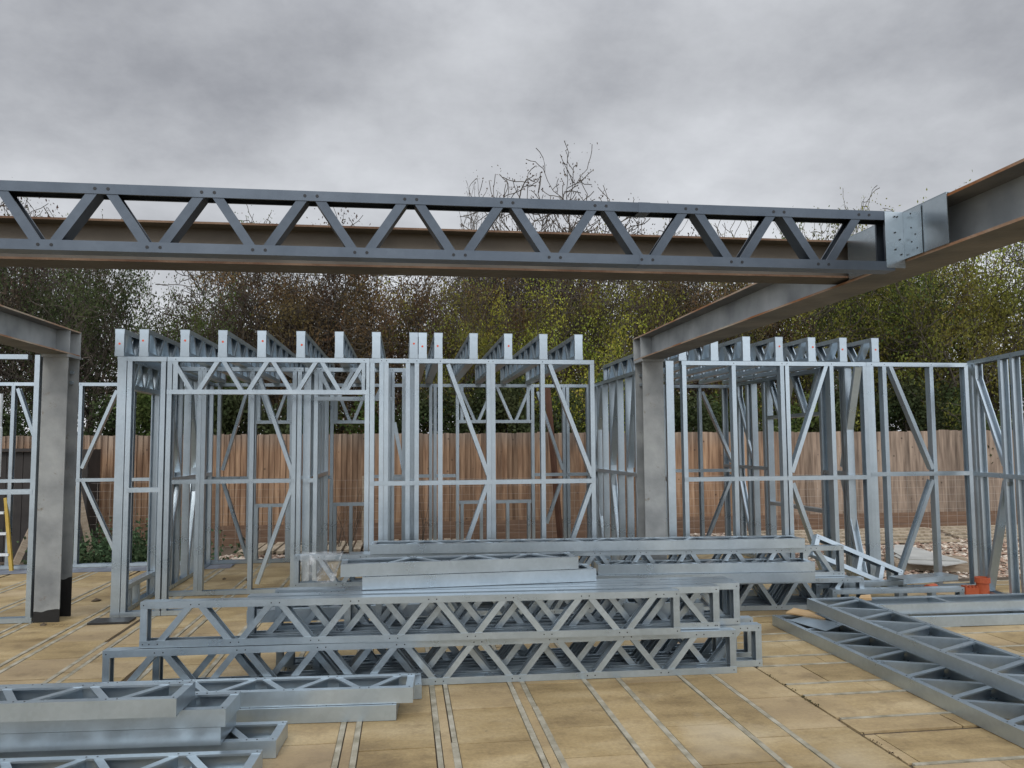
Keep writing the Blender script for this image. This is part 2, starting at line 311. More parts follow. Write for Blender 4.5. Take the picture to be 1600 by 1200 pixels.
def member(parent, name, p0, p1, opn, w=CW, h=CH, lip=.011, rivets=(), rr=.0045):
    p0, p1, y = Vector(p0), Vector(p1), Vector(opn); z = p1-p0; L = z.length; z.normalize()
    y = (y - z*y.dot(z)).normalized(); x = y.cross(z)
    mw = Matrix(((x.x, y.x, z.x, p0.x), (x.y, y.y, z.y, p0.y), (x.z, y.z, z.z, p0.z), (0, 0, 0, 1)))
    return link(name, csec(L, w, h, lip, rivets, rr), parent, mw)
H0 = .298; PITCH = .445
_chord = {}
def truss(label, group, mw, L, H=H0, off=.12, pitch=PITCH, rr=.0045, name='lattice_truss', cat='truss', start_up=True, dot=0, rivets=True, ends=(1, 1), ladder=False):
    """lattice truss: x along its length, y through its thickness, z over its height"""
    t = thing(name, label, cat, mw, group)
    tops = []; bots = []; x = off; k = 0 if start_up else 1; nodes = []
    while x < L-.06:
        nodes.append((x, (k % 2) == 0)); k += 1; x += pitch/2
    d = .027
    rt = [q for n, up in nodes if up for q in (n-d, n+d)] + [.022, L-.022]
    rb = [q for n, up in nodes if not up for q in (n-d, n+d)] + [.022, L-.022]
    if not rivets: rt = rb = []
    if ladder: rt = rb = [.022, L-.022]
    member(t, 'bottom_chord', (0, 0, 0), (L, 0, 0), (0, 0, 1), rivets=sorted(r for r in rb if .01 < r < L-.01), rr=rr)
    member(t, 'top_chord', (0, 0, H), (L, 0, H), (0, 0, -1), rivets=sorted(L*0+r for r in rt if .01 < r < L-.01), rr=rr)
    iw = CW-2*T-.002
    if ends[0]: member(t, 'end_post', (.0005, 0, T+.001), (.0005, 0, H-T-.001), (1, 0, 0), w=iw)
    if ends[1]: member(t, 'end_post', (L-.0005, 0, T+.001), (L-.0005, 0, H-T-.001), (-1, 0, 0), w=iw)
    if ladder:
        n = max(2, int(L/ladder)); 
        for i in range(1, n): member(t, 'rung', (L*i/n, 0, T+.001), (L*i/n, 0, H-T-.001), (1, 0, 0), w=iw)
    else:
        for (a, ua), (b, ub) in zip(nodes[:-1], nodes[1:]):
            za, zb = (H-.012, .012) if ua else (.012, H-.012)
            pa = Vector((a+d*.75, 0, za)); pb = Vector((b-d*.75, 0, zb))
            dd = (pb-pa).normalized(); up = Vector((0, 0, 1)); nrm = (up - dd*up.dot(dd)).normalized()
            member(t, 'web_member', pa - nrm*.020, pb - nrm*.020, nrm, w=iw-.001, h=.040)
    if dot:
        mb = MB(); k = 10; c = Vector((-.0012, rnd.uniform(-.012, .012), H*rnd.uniform(.45, .62))); rad = .011
        ring = [c + Vector((0, math.cos(q*2*math.pi/k)*rad, math.sin(q*2*math.pi/k)*rad)) for q in range(k)]
        back = [p + Vector((.0012, 0, 0)) for p in ring]
        mb.add(ring+back, [tuple(range(k-1, -1, -1))]+[(q, (q+1) % k, k+(q+1) % k, k+q) for q in range(k)])
        part(t, 'paint_dot', mb, M['mark'])
    return t
def frame2(p, q, up=Vector((0, 0, 1)), flat=False):
    """placement with x from p to q; z is up (upright truss) or, when flat, y is up"""
    x = (Vector(q)-Vector(p)).normalized()
    if not flat: y = up.cross(x).normalized(); z = x.cross(y)
    else: y = (up - x*up.dot(x)).normalized(); z = x.cross(y); 
    return Matrix(((x.x, y.x, z.x, p[0]), (x.y, y.y, z.y, p[1]), (x.z, y.z, z.z, p[2]), (0, 0, 0, 1)))
def upright(label, group, a, b, z0, **k):
    """upright truss: a, b = (x,y) of the front face's lower line ends"""
    a = Vector((a[0], a[1], z0)); b = Vector((b[0], b[1], z0)); x = (b-a).normalized(); n = Vector((-x.y, x.x, 0))
    o = a + n*(CW/2+.001)
    return truss(label, group, frame2(o, o+x), (b-a).length, **k)
def flat(label, group, a, b, z0, z1=None, side=1, **k):
    """truss lying on its side: a, b = (x,y) of its near lower edge; z0, z1 heights of its underside at a and b"""
    z1 = z0 if z1 is None else z1
    a = Vector((a[0], a[1], z0)); b = Vector((b[0], b[1], z1)); x = (b-a).normalized(); up = Vector((0, 0, 1))
    y = (up - x*up.dot(x)).normalized(); z = x.cross(y)          # z points to the near side: start far, so shift by H
    Hh = k.get('H', H0)
    o = a + y*(CW/2) - z*Hh
    return truss(label, group, Matrix(((x.x, y.x, z.x, o.x), (x.y, y.y, z.y, o.y), (x.z, y.z, z.z, o.z), (0, 0, 0, 1))), (b-a).length, **k)
# ------------------------------------------------------------------ wall panels
WH = 2.51
def panel(label, p, q, studs, nog=(), braces=(), headers=(), H=WH, base=True, top=True, extra=(), group='galvanised wall frames', noglip=0, toprange=None, baserange=None, holes=()):
    """wall panel: p->q ground line of its centre plane; studs = [(s, open(+1/-1)[, z0, z1])] along it; nog = [(s0,s1,z)];
    braces = [(s0,z0,s1,z1)]; headers = [(s0,s1,z0,z1,pitch)]"""
    p = Vector((*p, 0)); q = Vector((*q, 0)); L = (q-p).length; x = (q-p).normalized()
    t = thing('wall_frame', label, 'wall frame', frame2(p, p+x), group)
    iw = CW-2*T-.002
    if base:
        for a, b in (baserange or [(0, L)]): member(t, 'bottom_track', (a, 0, .004), (b, 0, .004), (0, 0, 1), lip=.0025)
    if top:
        for a, b in (toprange or [(0, L)]): member(t, 'top_track', (a, 0, H), (b, 0, H), (0, 0, -1), lip=.0025, rivets=[s[0]-a for s in studs if a+.03 < s[0] < b-.03], rr=.005)
    for s in studs:
        o = s[1]; z0, z1 = (s[2], s[3]) if len(s) > 2 else (.007, H-T-.001)
        member(t, 'stud', (s[0]-o*CH/2, 0, z0), (s[0]-o*CH/2, 0, z1), (o, 0, 0), w=iw)
    for a, b, z in nog: member(t, 'noggin', (a, 0, z), (b, 0, z), (0, 0, -1), w=CW+.001)
    for a, za, b, zb in braces:
        pa, pb = Vector((a, 0, za)), Vector((b, 0, zb)); dd = (pb-pa).normalized(); up = Vector((0, 0, 1)); n = (up-dd*up.dot(dd)).normalized()
        member(t, 'brace', pa-n*.02, pb-n*.02, n, w=iw-.003, h=.042)
    for a, b, z0, z1, pt in headers:
        member(t, 'header_chord', (a, 0, z0), (b, 0, z0), (0, 0, 1), w=CW+.0015)
        n = max(1, round((b-a)/pt)); st = (b-a-.05)/n; xs = a+.025
        for i in range(n):
            for (u0, v0, u1, v1) in ((xs+.02, z1-.012, xs+st/2-.02, z0+.012), (xs+st/2+.02, z0+.012, xs+st-.02, z1-.012)):
                pa, pb = Vector((u0, 0, v0)), Vector((u1, 0, v1)); dd = (pb-pa).normalized(); up = Vector((0, 0, 1)); nn = (up-dd*up.dot(dd)).normalized()
                member(t, 'header_web', pa-nn*.02, pb-nn*.02, nn, w=iw-.003, h=.040)
            xs += st
    return t
# ------------------------------------------------------------------ SETTING: ground, slab
def sheet(name, x0, y0, x1, y1, z, m):
    o = link(name, MB().add([(x0, y0, z), (x1, y0, z), (x1, y1, z), (x0, y1, z)], [(0, 1, 2, 3)]).mesh(name, m)); return tag(o, kind='structure')
sheet('ground', -400, -300, 400, 900, -.16, M['soil'])
# suspended block-and-beam slab: edge body, then infill blocks and beam strips as separate pieces with open joints
SX0, SX1, SY0, SY1 = -9.0, 9.6, -4.0, 11.95
sb = MB().box((SX0, SY0, -.15), (SX1, 8.9, -.012)); sb.box((SX0, 8.9, -.15), (5.35, SY1, -.012))
tag(link('slab_base', sb.mesh('slab_base', M['joint'])), kind='structure')
XJ = 2.53       # line under the columns where the span of the floor turns
narrow = [(-.345, -.255), (.19, .28), (.72, .81), (1.24, 1.48), (1.92, 2.16)]
x = -.345-.53
while x > SX0+.3: narrow.append((x, x+.09)); x -= .53
narrow.sort(); bl = MB(); bm_ = MB(); SW = .036
def strip(mb, x0, x1, y0, y1, z0, z1, vert=True, tone=.5):
    if vert: mb.box((x0, y0, z0), (x1, y1, z1), 0, tone)
    else: mb.box((y0, x0, z0), (y1, x1, z1), 0, tone)
def inside(a, b, along):  # is this piece on the slab?
    return True
def rowblocks(x0, x1, lo, hi, vert, step):
    y = lo - rnd.uniform(0, step)
    while y < hi:
        y1 = y + step*rnd.choice((1, 1, 1, 1.5, .8)); a, b = max(y, lo), min(y1, hi)
        if b-a > .03:
            g = rnd.choice((.0022, .003, .004, .0055)); dz = rnd.uniform(-.003, .0012)
            strip(bl, x0+.002, x1-.002, a+g, b-g, -.012, dz, vert, rnd.random())
        y = y1
edges = []
for a, b in narrow: edges += [a, b]
prev = SX0
for i, (a, b) in enumerate(narrow):
    rowblocks(prev+SW/2, a-SW/2, SY0, SY1, True, .56)
    rowblocks(a+SW/2, b-SW/2, SY0, SY1, True, 1.4)
    for s in (a, b):
        y = SY0
        while y < SY1:
            L = rnd.uniform(.5, 1.8); j = rnd.uniform(-.003, .003); wv = SW*rnd.uniform(.38, .5)
            if rnd.random() < .93: strip(bm_, s-wv+j, s+wv+j, y+.002, min(y+L, SY1), -.012, .0015+rnd.uniform(0, .001), True)
            y += L
    prev = b
rowblocks(prev+SW/2, XJ, SY0, SY1, True, .56)
Yp = []; y = 7.94-.68*18
while y < 12: Yp.append((y-.24, y)); y += .68
prevy = SY0
def xmax(y): return SX1 if y < 8.9 else 5.35
for a, b in Yp:
    if a < SY0: continue
    if b > SY1: break
    xm = xmax(b)
    rowblocks(prevy+SW/2, a-SW/2, XJ+.012, xm, False, .62)
    rowblocks(a+SW/2, b-SW/2, XJ+.012, xm, False, .9)
    for s in (a, b):
        u = XJ+.03
        while u < xm:
            L = rnd.uniform(.5, 1.9)
            if rnd.random() < .9: strip(bm_, s-SW*.38, s+SW*.38, u+.002, min(u+L, xm), -.012, .0015+rnd.uniform(0, .001), False)
            u += L
    prevy = b
tag(link('floor_blocks', bl.mesh('floor_blocks', M['block'], tone=True)), kind='structure')
tag(link('floor_beam_strips', bm_.mesh('floor_beam_strips', M['beamtop'])), kind='structure')
sheet('gravel_yard', 5.3, 8.95, 60, 30, -.10, M['gravel'])
# loose stones standing proud of the gravel and the rubble edge
st = MB()
def pebble(mb, p, r, tone=.5):
    vs = []; 
    for k in range(6): vs.append(p + Vector((math.cos(k*1.047)*r*rnd.uniform(.7, 1.2), math.sin(k*1.047)*r*rnd.uniform(.6, 1.1), rnd.uniform(-.2, .2)*r)))
    vs += [p + Vector((0, 0, r*.55)), p - Vector((0, 0, r*.5))]
    mb.add(vs, [(k, (k+1) % 6, 6) for k in range(6)] + [((k+1) % 6, k, 7) for k in range(6)], 0, tone)
for i in range(5200):
    x, y = rnd.uniform(5.4, 13), rnd.uniform(9.0, 14.5)
    pebble(st, Vector((x, y, -.085+rnd.uniform(0, .02))), rnd.uniform(.018, .05), rnd.random())
for i in range(1500):
    x, y = rnd.uniform(-5.5, 5.2), rnd.uniform(12.0, 13.2)
    pebble(st, Vector((x, y, -.14+rnd.uniform(0, .05))), rnd.uniform(.025, .08), rnd.random())
gm = bpy.data.materials.new('gravel_stones'); gm.use_nodes = True
_t = gm.node_tree; _b = _t.nodes['Principled BSDF']; _b.inputs['Roughness'].default_value = .9
_a = N(_t, 'ShaderNodeAttribute', attribute_name='tone'); _r2 = N(_t, 'ShaderNodeValToRGB'); _t.links.new(_a.outputs['Fac'], _r2.inputs[0]); _t.links.new(_r2.outputs[0], _b.inputs['Base Color'])
_e = _r2.color_ramp.elements; _e[0].color = (.16, .10, .075, 1); _e[1].color = (.62, .56, .48, 1); _q = _e.new(.4); _q.color = (.38, .26, .19, 1); _q = _e.new(.7); _q.color = (.46, .38, .30, 1)
tag(link('gravel_stones', st.mesh('gravel_stones', gm, tone=True)), label='loose pinkish grey gravel and rubble in front of the timber fence', cat='gravel', kind='stuff')
# damp-proof membrane strip in front of the rear wall
a, b = AZ(0, 912), AZ(318, 886)
dm = MB(); n = 60
for i in range(n):
    u0, u1 = i/n, (i+1)/n; xa, xb = -7.5+u0*5.2, -7.5+u1*5.2
    dm.add([(xa, 11.18+.02*math.sin(i*1.3), .004), (xb, 11.18+.02*math.sin((i+1)*1.3), .004), (xb, 11.56, .006), (xa, 11.56, .006), (xa, 11.37, .012+.006*math.sin(i*2.1)), (xb, 11.37, .012+.006*math.sin((i+1)*2.1))], [(0, 1, 5, 4), (4, 5, 2, 3)])
tag(link('membrane_strip', dm.mesh('membrane_strip', M['dpc'])), 'dark blue grey membrane strip lying on the floor along the rear wall frame', 'membrane')
# ------------------------------------------------------------------ old structural steel
def isec(mb, L, B, D, tf, tw):
    """I section along +Y from 0 to L, x across, z up from 0 to D; slot 0 paint, slot 1 the flange tips"""
    for z0, z1 in ((0, tf), (D-tf, D)):
        v = [(-B/2, 0, z0), (B/2, 0, z0), (B/2, L, z0), (-B/2, L, z0), (-B/2, 0, z1), (B/2, 0, z1), (B/2, L, z1), (-B/2, L, z1)]
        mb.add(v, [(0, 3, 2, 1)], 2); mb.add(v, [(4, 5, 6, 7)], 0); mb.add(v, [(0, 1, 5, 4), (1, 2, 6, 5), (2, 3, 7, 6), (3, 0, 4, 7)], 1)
    mb.box((-tw/2, .0005, tf), (tw/2, L-.0005, D-tf), 0)
BZ = 2.52; BD = .245; BB = .262
def ibeam(label, cx, y0, y1, stiff):
    t = thing('steel_beam', label, 'steel beam', Matrix.Translation((cx, y0, BZ)))
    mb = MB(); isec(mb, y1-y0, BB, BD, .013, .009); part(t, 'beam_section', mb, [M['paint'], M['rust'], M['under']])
    for s in stiff:
        p = MB(); L = s-y0
        for sx in (-1, 1):
            a, b = sorted((sx*.0055, sx*(BB/2-.004))); p.box((a, L-.006, .0135), (b, L+.006, BD-.0135))
        part(t, 'stiffener_plate', p, M['paint'])
    p = MB(); p.box((-BB/2, y1-y0+.0005, 0), (BB/2, y1-y0+.013, BD)); part(t, 'end_plate', p, M['paint'])
    return t
rx = AY(990, 545, 8.36).x + BB/2; lx = AY(125.5, 540, 8.36).x - BB/2
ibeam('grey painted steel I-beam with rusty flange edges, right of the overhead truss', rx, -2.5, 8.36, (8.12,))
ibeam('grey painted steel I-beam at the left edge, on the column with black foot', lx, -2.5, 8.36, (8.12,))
def column(label, cx):
    t = thing('steel_column', label, 'steel column', Matrix.Translation((cx, 8.22, 0)))
    B, D, tf, tw = .226, .27, .012, .009; mb = MB(); h = 2.49
    for y0, y1 in ((-D/2, -D/2+tf), (D/2-tf, D/2)): mb.box((-B/2, y0, 0), (B/2, y1, h))
    mb.box((-tw/2, -D/2+tf, 0), (tw/2, D/2-tf, h)); part(t, 'column_section', mb, M['column'])
    p = MB(); p.box((-B/2-.012, -D/2-.012, h+.0005), (B/2+.012, D/2+.004, BZ-.001)); part(t, 'cap_plate', p, M['paint'])
    p = MB(); p.box((-B/2-.03, -D/2-.01, .0005), (B/2+.03, D/2+.03, .012)); 
    for z in (2.36, 2.26):
        for sx in (-1, 1):
            b = MB(); X = Matrix.Translation((sx*.06, D/2-tf-.022, z)) @ Matrix.Rotation(R(90), 4, 'X')
            b.tube([X @ Vector((0, 0, -.018)), X @ Vector((0, 0, .018))], [.018, .018], 6); part(t, 'bolt', b, M['galv'])
    b = MB(); b.tube([(.0, -D/2+.06, 2.46), (0.06, -D/2+.06, 2.44)], [.016, .016], 6)
    return t
cxl = (AY(68, 600, 8.085).x + AY(103, 600, 8.085).x)/2; cxr = (AY(1003.5, 600, 8.085).x + AY(1037.5, 600, 8.085).x)/2
column('grey steel column at left with black painted foot', cxl)
column('grey steel column right of centre with scuffed paint, behind the stacked trusses', cxr)
# cross beam behind the overhead truss
t = thing('steel_beam', 'dull brown rusty cross beam running behind the overhead lattice truss', 'steel beam', Matrix.Translation((rx-.006, 4.22, BZ+.028)) @ Matrix.Rotation(R(90), 4, 'Z'))
mb = MB(); isec(mb, rx-.006-lx-.01, .19, .213, .011, .008); part(t, 'beam_section', mb, [M['paintd'], M['rustd'], M['underd']])
# overhead truss
YT = 3.60; zt = 2.474
xr = AX(1404, 425, rx-BB/2).x-.05
nx = AY(325, 299, YT).x
x0 = nx - PITCH*6 - .12
L = AY(1398, 425, YT).x - x0 + .004
GM[0] = 'galv_shade'
ot = truss('galvanised lattice truss darkened for shade, spanning overhead across the whole view', None, frame2((x0, YT+CW/2, zt), (x0+1, YT+CW/2, zt)), L, off=.12, rr=.0075, name='overhead_truss')
# folded splice sleeves half way along both chords
sx_ = AY(1000, 322, YT).x - x0
for z0, nm in ((H0-.047, 'splice_sleeve'), (-.0012, 'splice_sleeve')):
    p = MB(); p.box((sx_-.008, -CW/2-.0012, z0), (sx_+.05, CW/2+.0012, z0+.0482)); part(ot, nm, p, M['galv_shade'])
GM[0] = 'galv'
# galvanised box sleeve round the right beam where the truss lands
def sleeve():
    xl = rx-BB/2-.006; xR = rx+BB/2+.004; y0 = AX(1483, 394, xl).y; y1 = AX(1327, 455, xl).y
    t = thing('beam_sleeve', 'galvanised sheet boxing closing the right beam at the overhead truss end', 'sheet metal box', Matrix.Translation((xl, y0, BZ+.0135)))
    L = y1-y0; h = BD-.013+.004; p = MB()
    ys = [0, AX(1440, 425, xl).y-y0-.02, L*.47, L*.49, L]
    p.box((0, 0, 0), (.004, L, h)); part(t, 'side_sheet', p, M['galvd'])
    p = MB(); p.box((-.001, 0, h+.0005), (xR-xl, L, h+.004)); part(t, 'top_sheet', p, M['galvd'])
    p = MB(); ya = AX(1442, 425, xl).y-y0
    p.box((-.004, ya, .004), (-.0005, ya+.004, h-.002)); part(t, 'fold', p, M['galvd'])
    # clip angle
    yb = YT-y0-.0035; c = MB(); Wd = .115
    c.box((-.105, yb, -.047), (-.0045, yb+.003, .236)); c.box((-.0075, yb-.135, -.002), (-.0045, yb-.0005, .232)); 
    cl = part(t, 'clip_angle', c, M['galvd'])
    for (u, v) in ((.055, .19), (.04, .19), (.055, .11), (.03, .075), (.055, .025), (.025, 0)):
        s = MB(); s.tube([(-u, yb-.006, v+.02), (-u, yb-.0005, v+.02)], [.004, .004], 8); sc_ = part(cl, 'screw', s, M['rivet'])
    for (u, v) in ((.06, .20), (.06, .13), (.09, .09), (.06, .06), (.1, .02)):
        s = MB(); s.tube([(-.0095, yb-u, v+.01), (-.005, yb-u, v+.01)], [.004, .004], 8); part(cl, 'screw', s, M['rivet'])
sleeve()
# ------------------------------------------------------------------ standing wall frames
ordn = ['first', 'second', 'third', 'fourth', 'fifth', 'sixth', 'seventh', 'eighth', 'ninth', 'tenth', 'eleventh', 'twelfth', 'thirteenth', 'fourteenth', 'fifteenth']
YF = 8.20; YFc = YF+CW/2
def fX(px, Y=YF, y=700): return AY(px, y, Y).x
def fZ(px, py, Y=YF): return AY(px, py, Y).z
def wallX(label, Y, pxa, pxb, studs, nogs=(), braces=(), headers=(), **k):
    """wall frame across the view; positions measured on the photograph at distance Y and turned into metres"""
    xa = fX(pxa, Y) if isinstance(pxa, int) else pxa; xb = fX(pxb, Y) if isinstance(pxb, int) else pxb
    ss = []
    for s in studs:
        px, o = s[0], s[1]; X = fX(px, Y)-xa
        ss.append((X, o) if len(s) == 2 else (X, o, max(.007, s[2]), s[3]))
    nn = [(fX(a, Y)-xa, fX(b, Y)-xa, z) for a, b, z in nogs]
    bb = []
    for (ax, ay, bx, by) in braces:
        A = AY(ax, ay, Y); B = AY(bx, by, Y); bb.append((A.x-xa, min(A.z, WH-.02), B.x-xa, max(B.z, .02)))
    hh = [(fX(a, Y)-xa, fX(b, Y)-xa, z0, z1, pt) for a, b, z0, z1, pt in headers]
    return panel(label, (xa, Y+CW/2), (xb, Y+CW/2), ss, nn, bb, hh, **k)
zn = fZ(600, 752)
wallX('narrow two-stud wall frame at the left front corner of the left building', YF, 194, 257, [(199, 1), (252, 1)], [(200, 252, fZ(230, 762))], baserange=None)
wallX('wall frame with long lattice header over the wide front opening', YF, 258, 576, [(262, 1), (271, 1, fZ(271, 614), WH-.006), (568, -1, fZ(568, 614), WH-.006), (573, -1)], (), (), [(258, 576, fZ(400, 616), WH-.01, .52)], baserange=[(0, .22)])
wallX('front wall frame with K-bracing between the wide opening and the right column', YF, 577, 930,
      [(581, 1), (595.5, 1), (603, -1), (637, 1), (651, -1), (688, -1), (764, 1), (771, -1), (849, -1), (927, -1)], [(578, 929, zn)],
      [(700, 569, 763, 742), (762, 756, 697, 952), (859, 569, 926, 744), (926, 757, 862, 950)])
# second line of walls across the left building
Y2 = 9.22
wallX('inner cross wall frame with braced bay, seen through the wide front opening', Y2, 262, 473, [(310, 1), (317, -1), (393, 1), (459, 1), (467, -1)], [(262, 310, 1.26), (320, 460, 1.26)],
      [(403, 585, 457, 742), (457, 757, 401, 913)])
wallX('inner cross wall frame with door header, right of the braced inner frame', Y2, 475, 634, [(493, 1), (500, 1, 2.2, WH-.01), (609, -1), (613, 1), (631, -1)], [(475, 492, 1.26), (614, 631, 1.27)],
      [(616, 660, 631, 738)], [(490, 616, fZ(550, 626, Y2), WH-.01, .5)], baserange=[(0, .2), (1.0, 1.17)])
# rear wall
Y4 = 11.6
zr = fZ(700, 741, Y4)
hz, sz = fZ(760, 661, Y4), fZ(760, 782, Y4)
wallX('rear wall frame at far left, beside the timber lean-to and yellow ladder', Y4, -120, 116, [(-60, 1), (17, 1), (113, -1)], [(-118, 112, zr)], [(27, 607, 55, 690)])
wallX('rear wall frame section between the left column and the first rear window', Y4, 118, 393, [(123, 1), (205, 1), (262, 1), (341, -1), (389, -1)], [(119, 389, zr)],
      [(182, 610, 127, 732), (127, 748, 188, 888), (386, 610, 347, 735), (347, 752, 385, 872)])
wallX('rear wall frame with two small window openings in its left half', Y4, 394, 676, [(397, 1), (403, 1, hz, WH-.01), (402, 1, .01, sz), (423, 1, .01, sz), (450, -1, .01, sz), (455, -1), (450, -1, hz, WH-.01), (518, 1), (524, 1, hz, WH-.01), (524, 1, .01, sz), (549, 1, .01, sz), (574, -1, .01, sz), (580, -1), (574, -1, hz, WH-.01), (673, -1)],
      [(459, 518, zr), (580, 673, zr), (400, 453, sz), (521, 578, sz)], (), [(397, 455, hz, WH-.01, .5), (518, 580, hz, WH-.01, .5)])
wallX('rear wall frame with one wide window opening and a K-brace on its right', Y4, 677, 924, [(680, 1), (715, 1), (722, 1, hz, WH-.01), (722, 1, .01, sz), (752, 1, .01, sz), (793, 1, .01, sz), (826, -1, .01, sz), (833, -1), (826, -1, hz, WH-.01), (882, 1), (888, -1), (920, -1)],
      [(680, 712, zr), (836, 920, zr), (718, 830, sz)], [(840, 612, 880, 734), (879, 748, 855, 818)], [(713, 835, hz, WH-.01, .52)])
wallX('rear wall frame of the right building with a single brace', Y4, 1000, 1160, [(1004, 1), (1040, 1), (1096, -1), (1152, -1)], [(1004, 1155, fZ(1100, 733, Y4))], [(1098, 612, 1146, 722), (1146, 742, 1100, 860)])
# walls running away from the camera
def wallY(label, X, y0, y1, spx, nog=(), braces=(), headers=(), pxy=700, **k):
    """wall frame running away from the viewer on the line X; studs given by their distance along it"""
    ss = [(s, 1) if not isinstance(s, tuple) else s for s in spx]
    return panel(label, (X, y0), (X, y1), ss, nog, braces, headers, **k)
X1 = fX(187)
Lh = AX(243, 700, X1).y - YF
wallY('left side wall frame with lattice header and low perforated sill by the corner', X1, YF, YF+Lh, [(.023, 1), (Lh-.03, -1), (.10, 1, .01, .26), (.34, 1, .01, .26), (.58, 1, .01, .26)],
      [(.02, Lh-.03, .27)], (), [(.03, Lh-.02, 2.2, WH-.01, .42)])
X2 = AZ(262, 921).x
wallY('deep side wall frame behind the left corner with crossing braces', X2, 9.33, 11.58, [(.03, 1), (.33, 1), (.66, -1), (1.05, 1), (1.42, 1), (1.80, 1), (2.20, -1)], [(.03, 2.2, 1.27)],
      [(.08, 2.45, .64, 1.33), (.64, 1.22, .1, .05), (1.1, 2.45, 1.42, 1.35), (1.42, 1.2, 1.1, .05)])
X4 = fX(470, Y2)+.05
wallY('dividing wall frame running back from the braced inner frame', X4, 9.33, 11.58, [(.03, 1), (.42, 1), (.82, 1), (1.2, 1), (1.6, -1), (2.2, -1)], [(.03, 2.2, 1.27)], [(.45, 2.45, .8, 1.33), (.8, 1.22, .45, .05)])
X5 = fX(644, YF)
wallY('dividing wall frame seen end-on behind the paired front studs', X5, 8.31, 11.58, [(.03, 1), (.6, 1), (1.2, 1), (1.8, 1), (2.4, 1), (3.2, -1)], [(.03, 3.2, 1.27)])
X6 = fX(1049)
wallY('right side wall frame of the left building, receding behind the right column', X6, YF, 11.58, [(.023, 1), (.40, 1), (.80, 1), (1.2, 1), (1.6, 1), (2.0, 1), (2.4, 1), (2.8, 1), (3.1, 1), (3.33, -1)], [(.03, 3.33, 1.27)],
      [(2.05, 2.45, 2.4, 1.33), (2.4, 1.2, 2.05, .05), (2.85, 2.45, 3.3, 1.33), (3.3, 1.22, 2.85, .05), (1.25, 2.45, 1.55, 1.33)])
X8 = 4.93
yy = lambda px: AX(px, 700, X8).y - 8.31
wallY('side wall frame of the right building with a window opening and lattice header', X8, 8.31, 11.9, [(.03, 1), (.09, -1), (yy(1322), 1), (yy(1300), 1), (yy(1288), -1), (yy(1204), 1), (yy(1198), -1), (yy(1180), 1), (yy(1172), -1), (yy(1158), -1), (3.5, -1)],
      [(.03, yy(1290), 1.30), (yy(1202), 3.5, 1.30), (yy(1288), yy(1204), AX(1246, 789, X8).z)], [(yy(1345), 2.45, yy(1318), 1.35), (yy(1318), 1.22, yy(1345), .05), (yy(1178), 1.4, yy(1155), 2.45), (yy(1176), .05, yy(1155), 1.25)], [(yy(1288), yy(1204), AX(1246, 652, X8).z, WH-.01, .6)])
# right building front
znr = fZ(1150, 745)
wallX('front wall frame of the right building, left of its corner, with one long brace', YF, 1068, 1358, [(1072, 1), (1150, 1), (1226, 1), (1234, -1), (1304, 1), (1356, -1)], [(1069, 1357, znr)],
      [(1292, 570, 1239, 738), (1240, 755, 1297, 915)])
wallX('outer front wall frame with K-brace standing by the gravel yard', YF, 1359, 1520, [(1362, 1), (1367, 1), (1387, 1), (1461, 1), (1516, -1)], [(1360, 1518, znr+.03)],
      [(1391, 570, 1459, 733), (1459, 750, 1407, 905)])
pa = AZ(1521, 564.5, WH); pb = AZ(1600, 549, WH)
wd = (pb-pa).normalized(); pe = pa+wd*1.6
dl = lambda px: ((lambda d: (pa.x*d.y-pa.y*d.x)/(wd.y*d.x-wd.x*d.y))(ray(px, 700)))
panel('return wall frame at the right edge with bright folded brace, nearest the camera', (pa.x-.03, pa.y), (pe.x-.03, pe.y), [(.03, 1), (dl(1538), 1), (dl(1578), 1), (dl(1597), 1), (1.4, 1)], [(.03, 1.4, znr+.03)],
      [(dl(1532), 2.46, dl(1576), 1.38), (dl(1576), 1.22, dl(1540), .05)])
# frame left of the left column
wallX('wall frame at the left edge standing against the left column', YF-.12, -110, 59, [(-60, 1), (53, -1)], [(-100, 53, fZ(20, 765, YF-.12))], (), (), toprange=[(0, fX(38, YF-.12)-fX(-110, YF-.12))])
# ------------------------------------------------------------------ roof joists
JL = 11.66-YF
def joist(px, i, side, z=2.512, L=JL, dot=1, lab=None):
    X = AY(px, 530, YF).x
    o = Vector((X, YF, z)); m = Matrix(((0, -1, 0, o.x), (1, 0, 0, o.y), (0, 0, 1, o.z), (0, 0, 0, 1)))
    return truss(lab, 'roof joists on the left building' if side == 'l' else 'roof joists on the right building', m, L, H=.27, off=.13, name='roof_joist', cat='roof joist', rivets=False, dot=dot)
lpx = [(187, 1), (225, 1), (289, 1), (348, 1), (409, 1), (470, 1), (530, 0), (588, 0), (646.5, 1), (660.5, 1), (685, 1), (740, 0), (794, 1), (849, 0), (904, 0)]
for i, (px, d) in enumerate(lpx):
    joist(px, i, 'l', dot=d, lab='roof joist on the left building, ' + ordn[i] + ' counted from its left corner')
rpx = [1066, 1116, 1166, 1217, 1268, 1317, 1367]
for i, px in enumerate(rpx):
    joist(px, i, 'r', dot=int(i in (3, 4, 5, 6)), L=3.3, lab='roof joist on the right building, ' + ordn[len(rpx)-1-i] + ' counted from its right end')
# ------------------------------------------------------------------ stacks of trusses on the floor
G1 = 'trusses in the central stack'
def P2(px, py, z): v = AZ(px, py, z); return (v.x, v.y)
def line(l, r): return Vector(l), Vector(r)
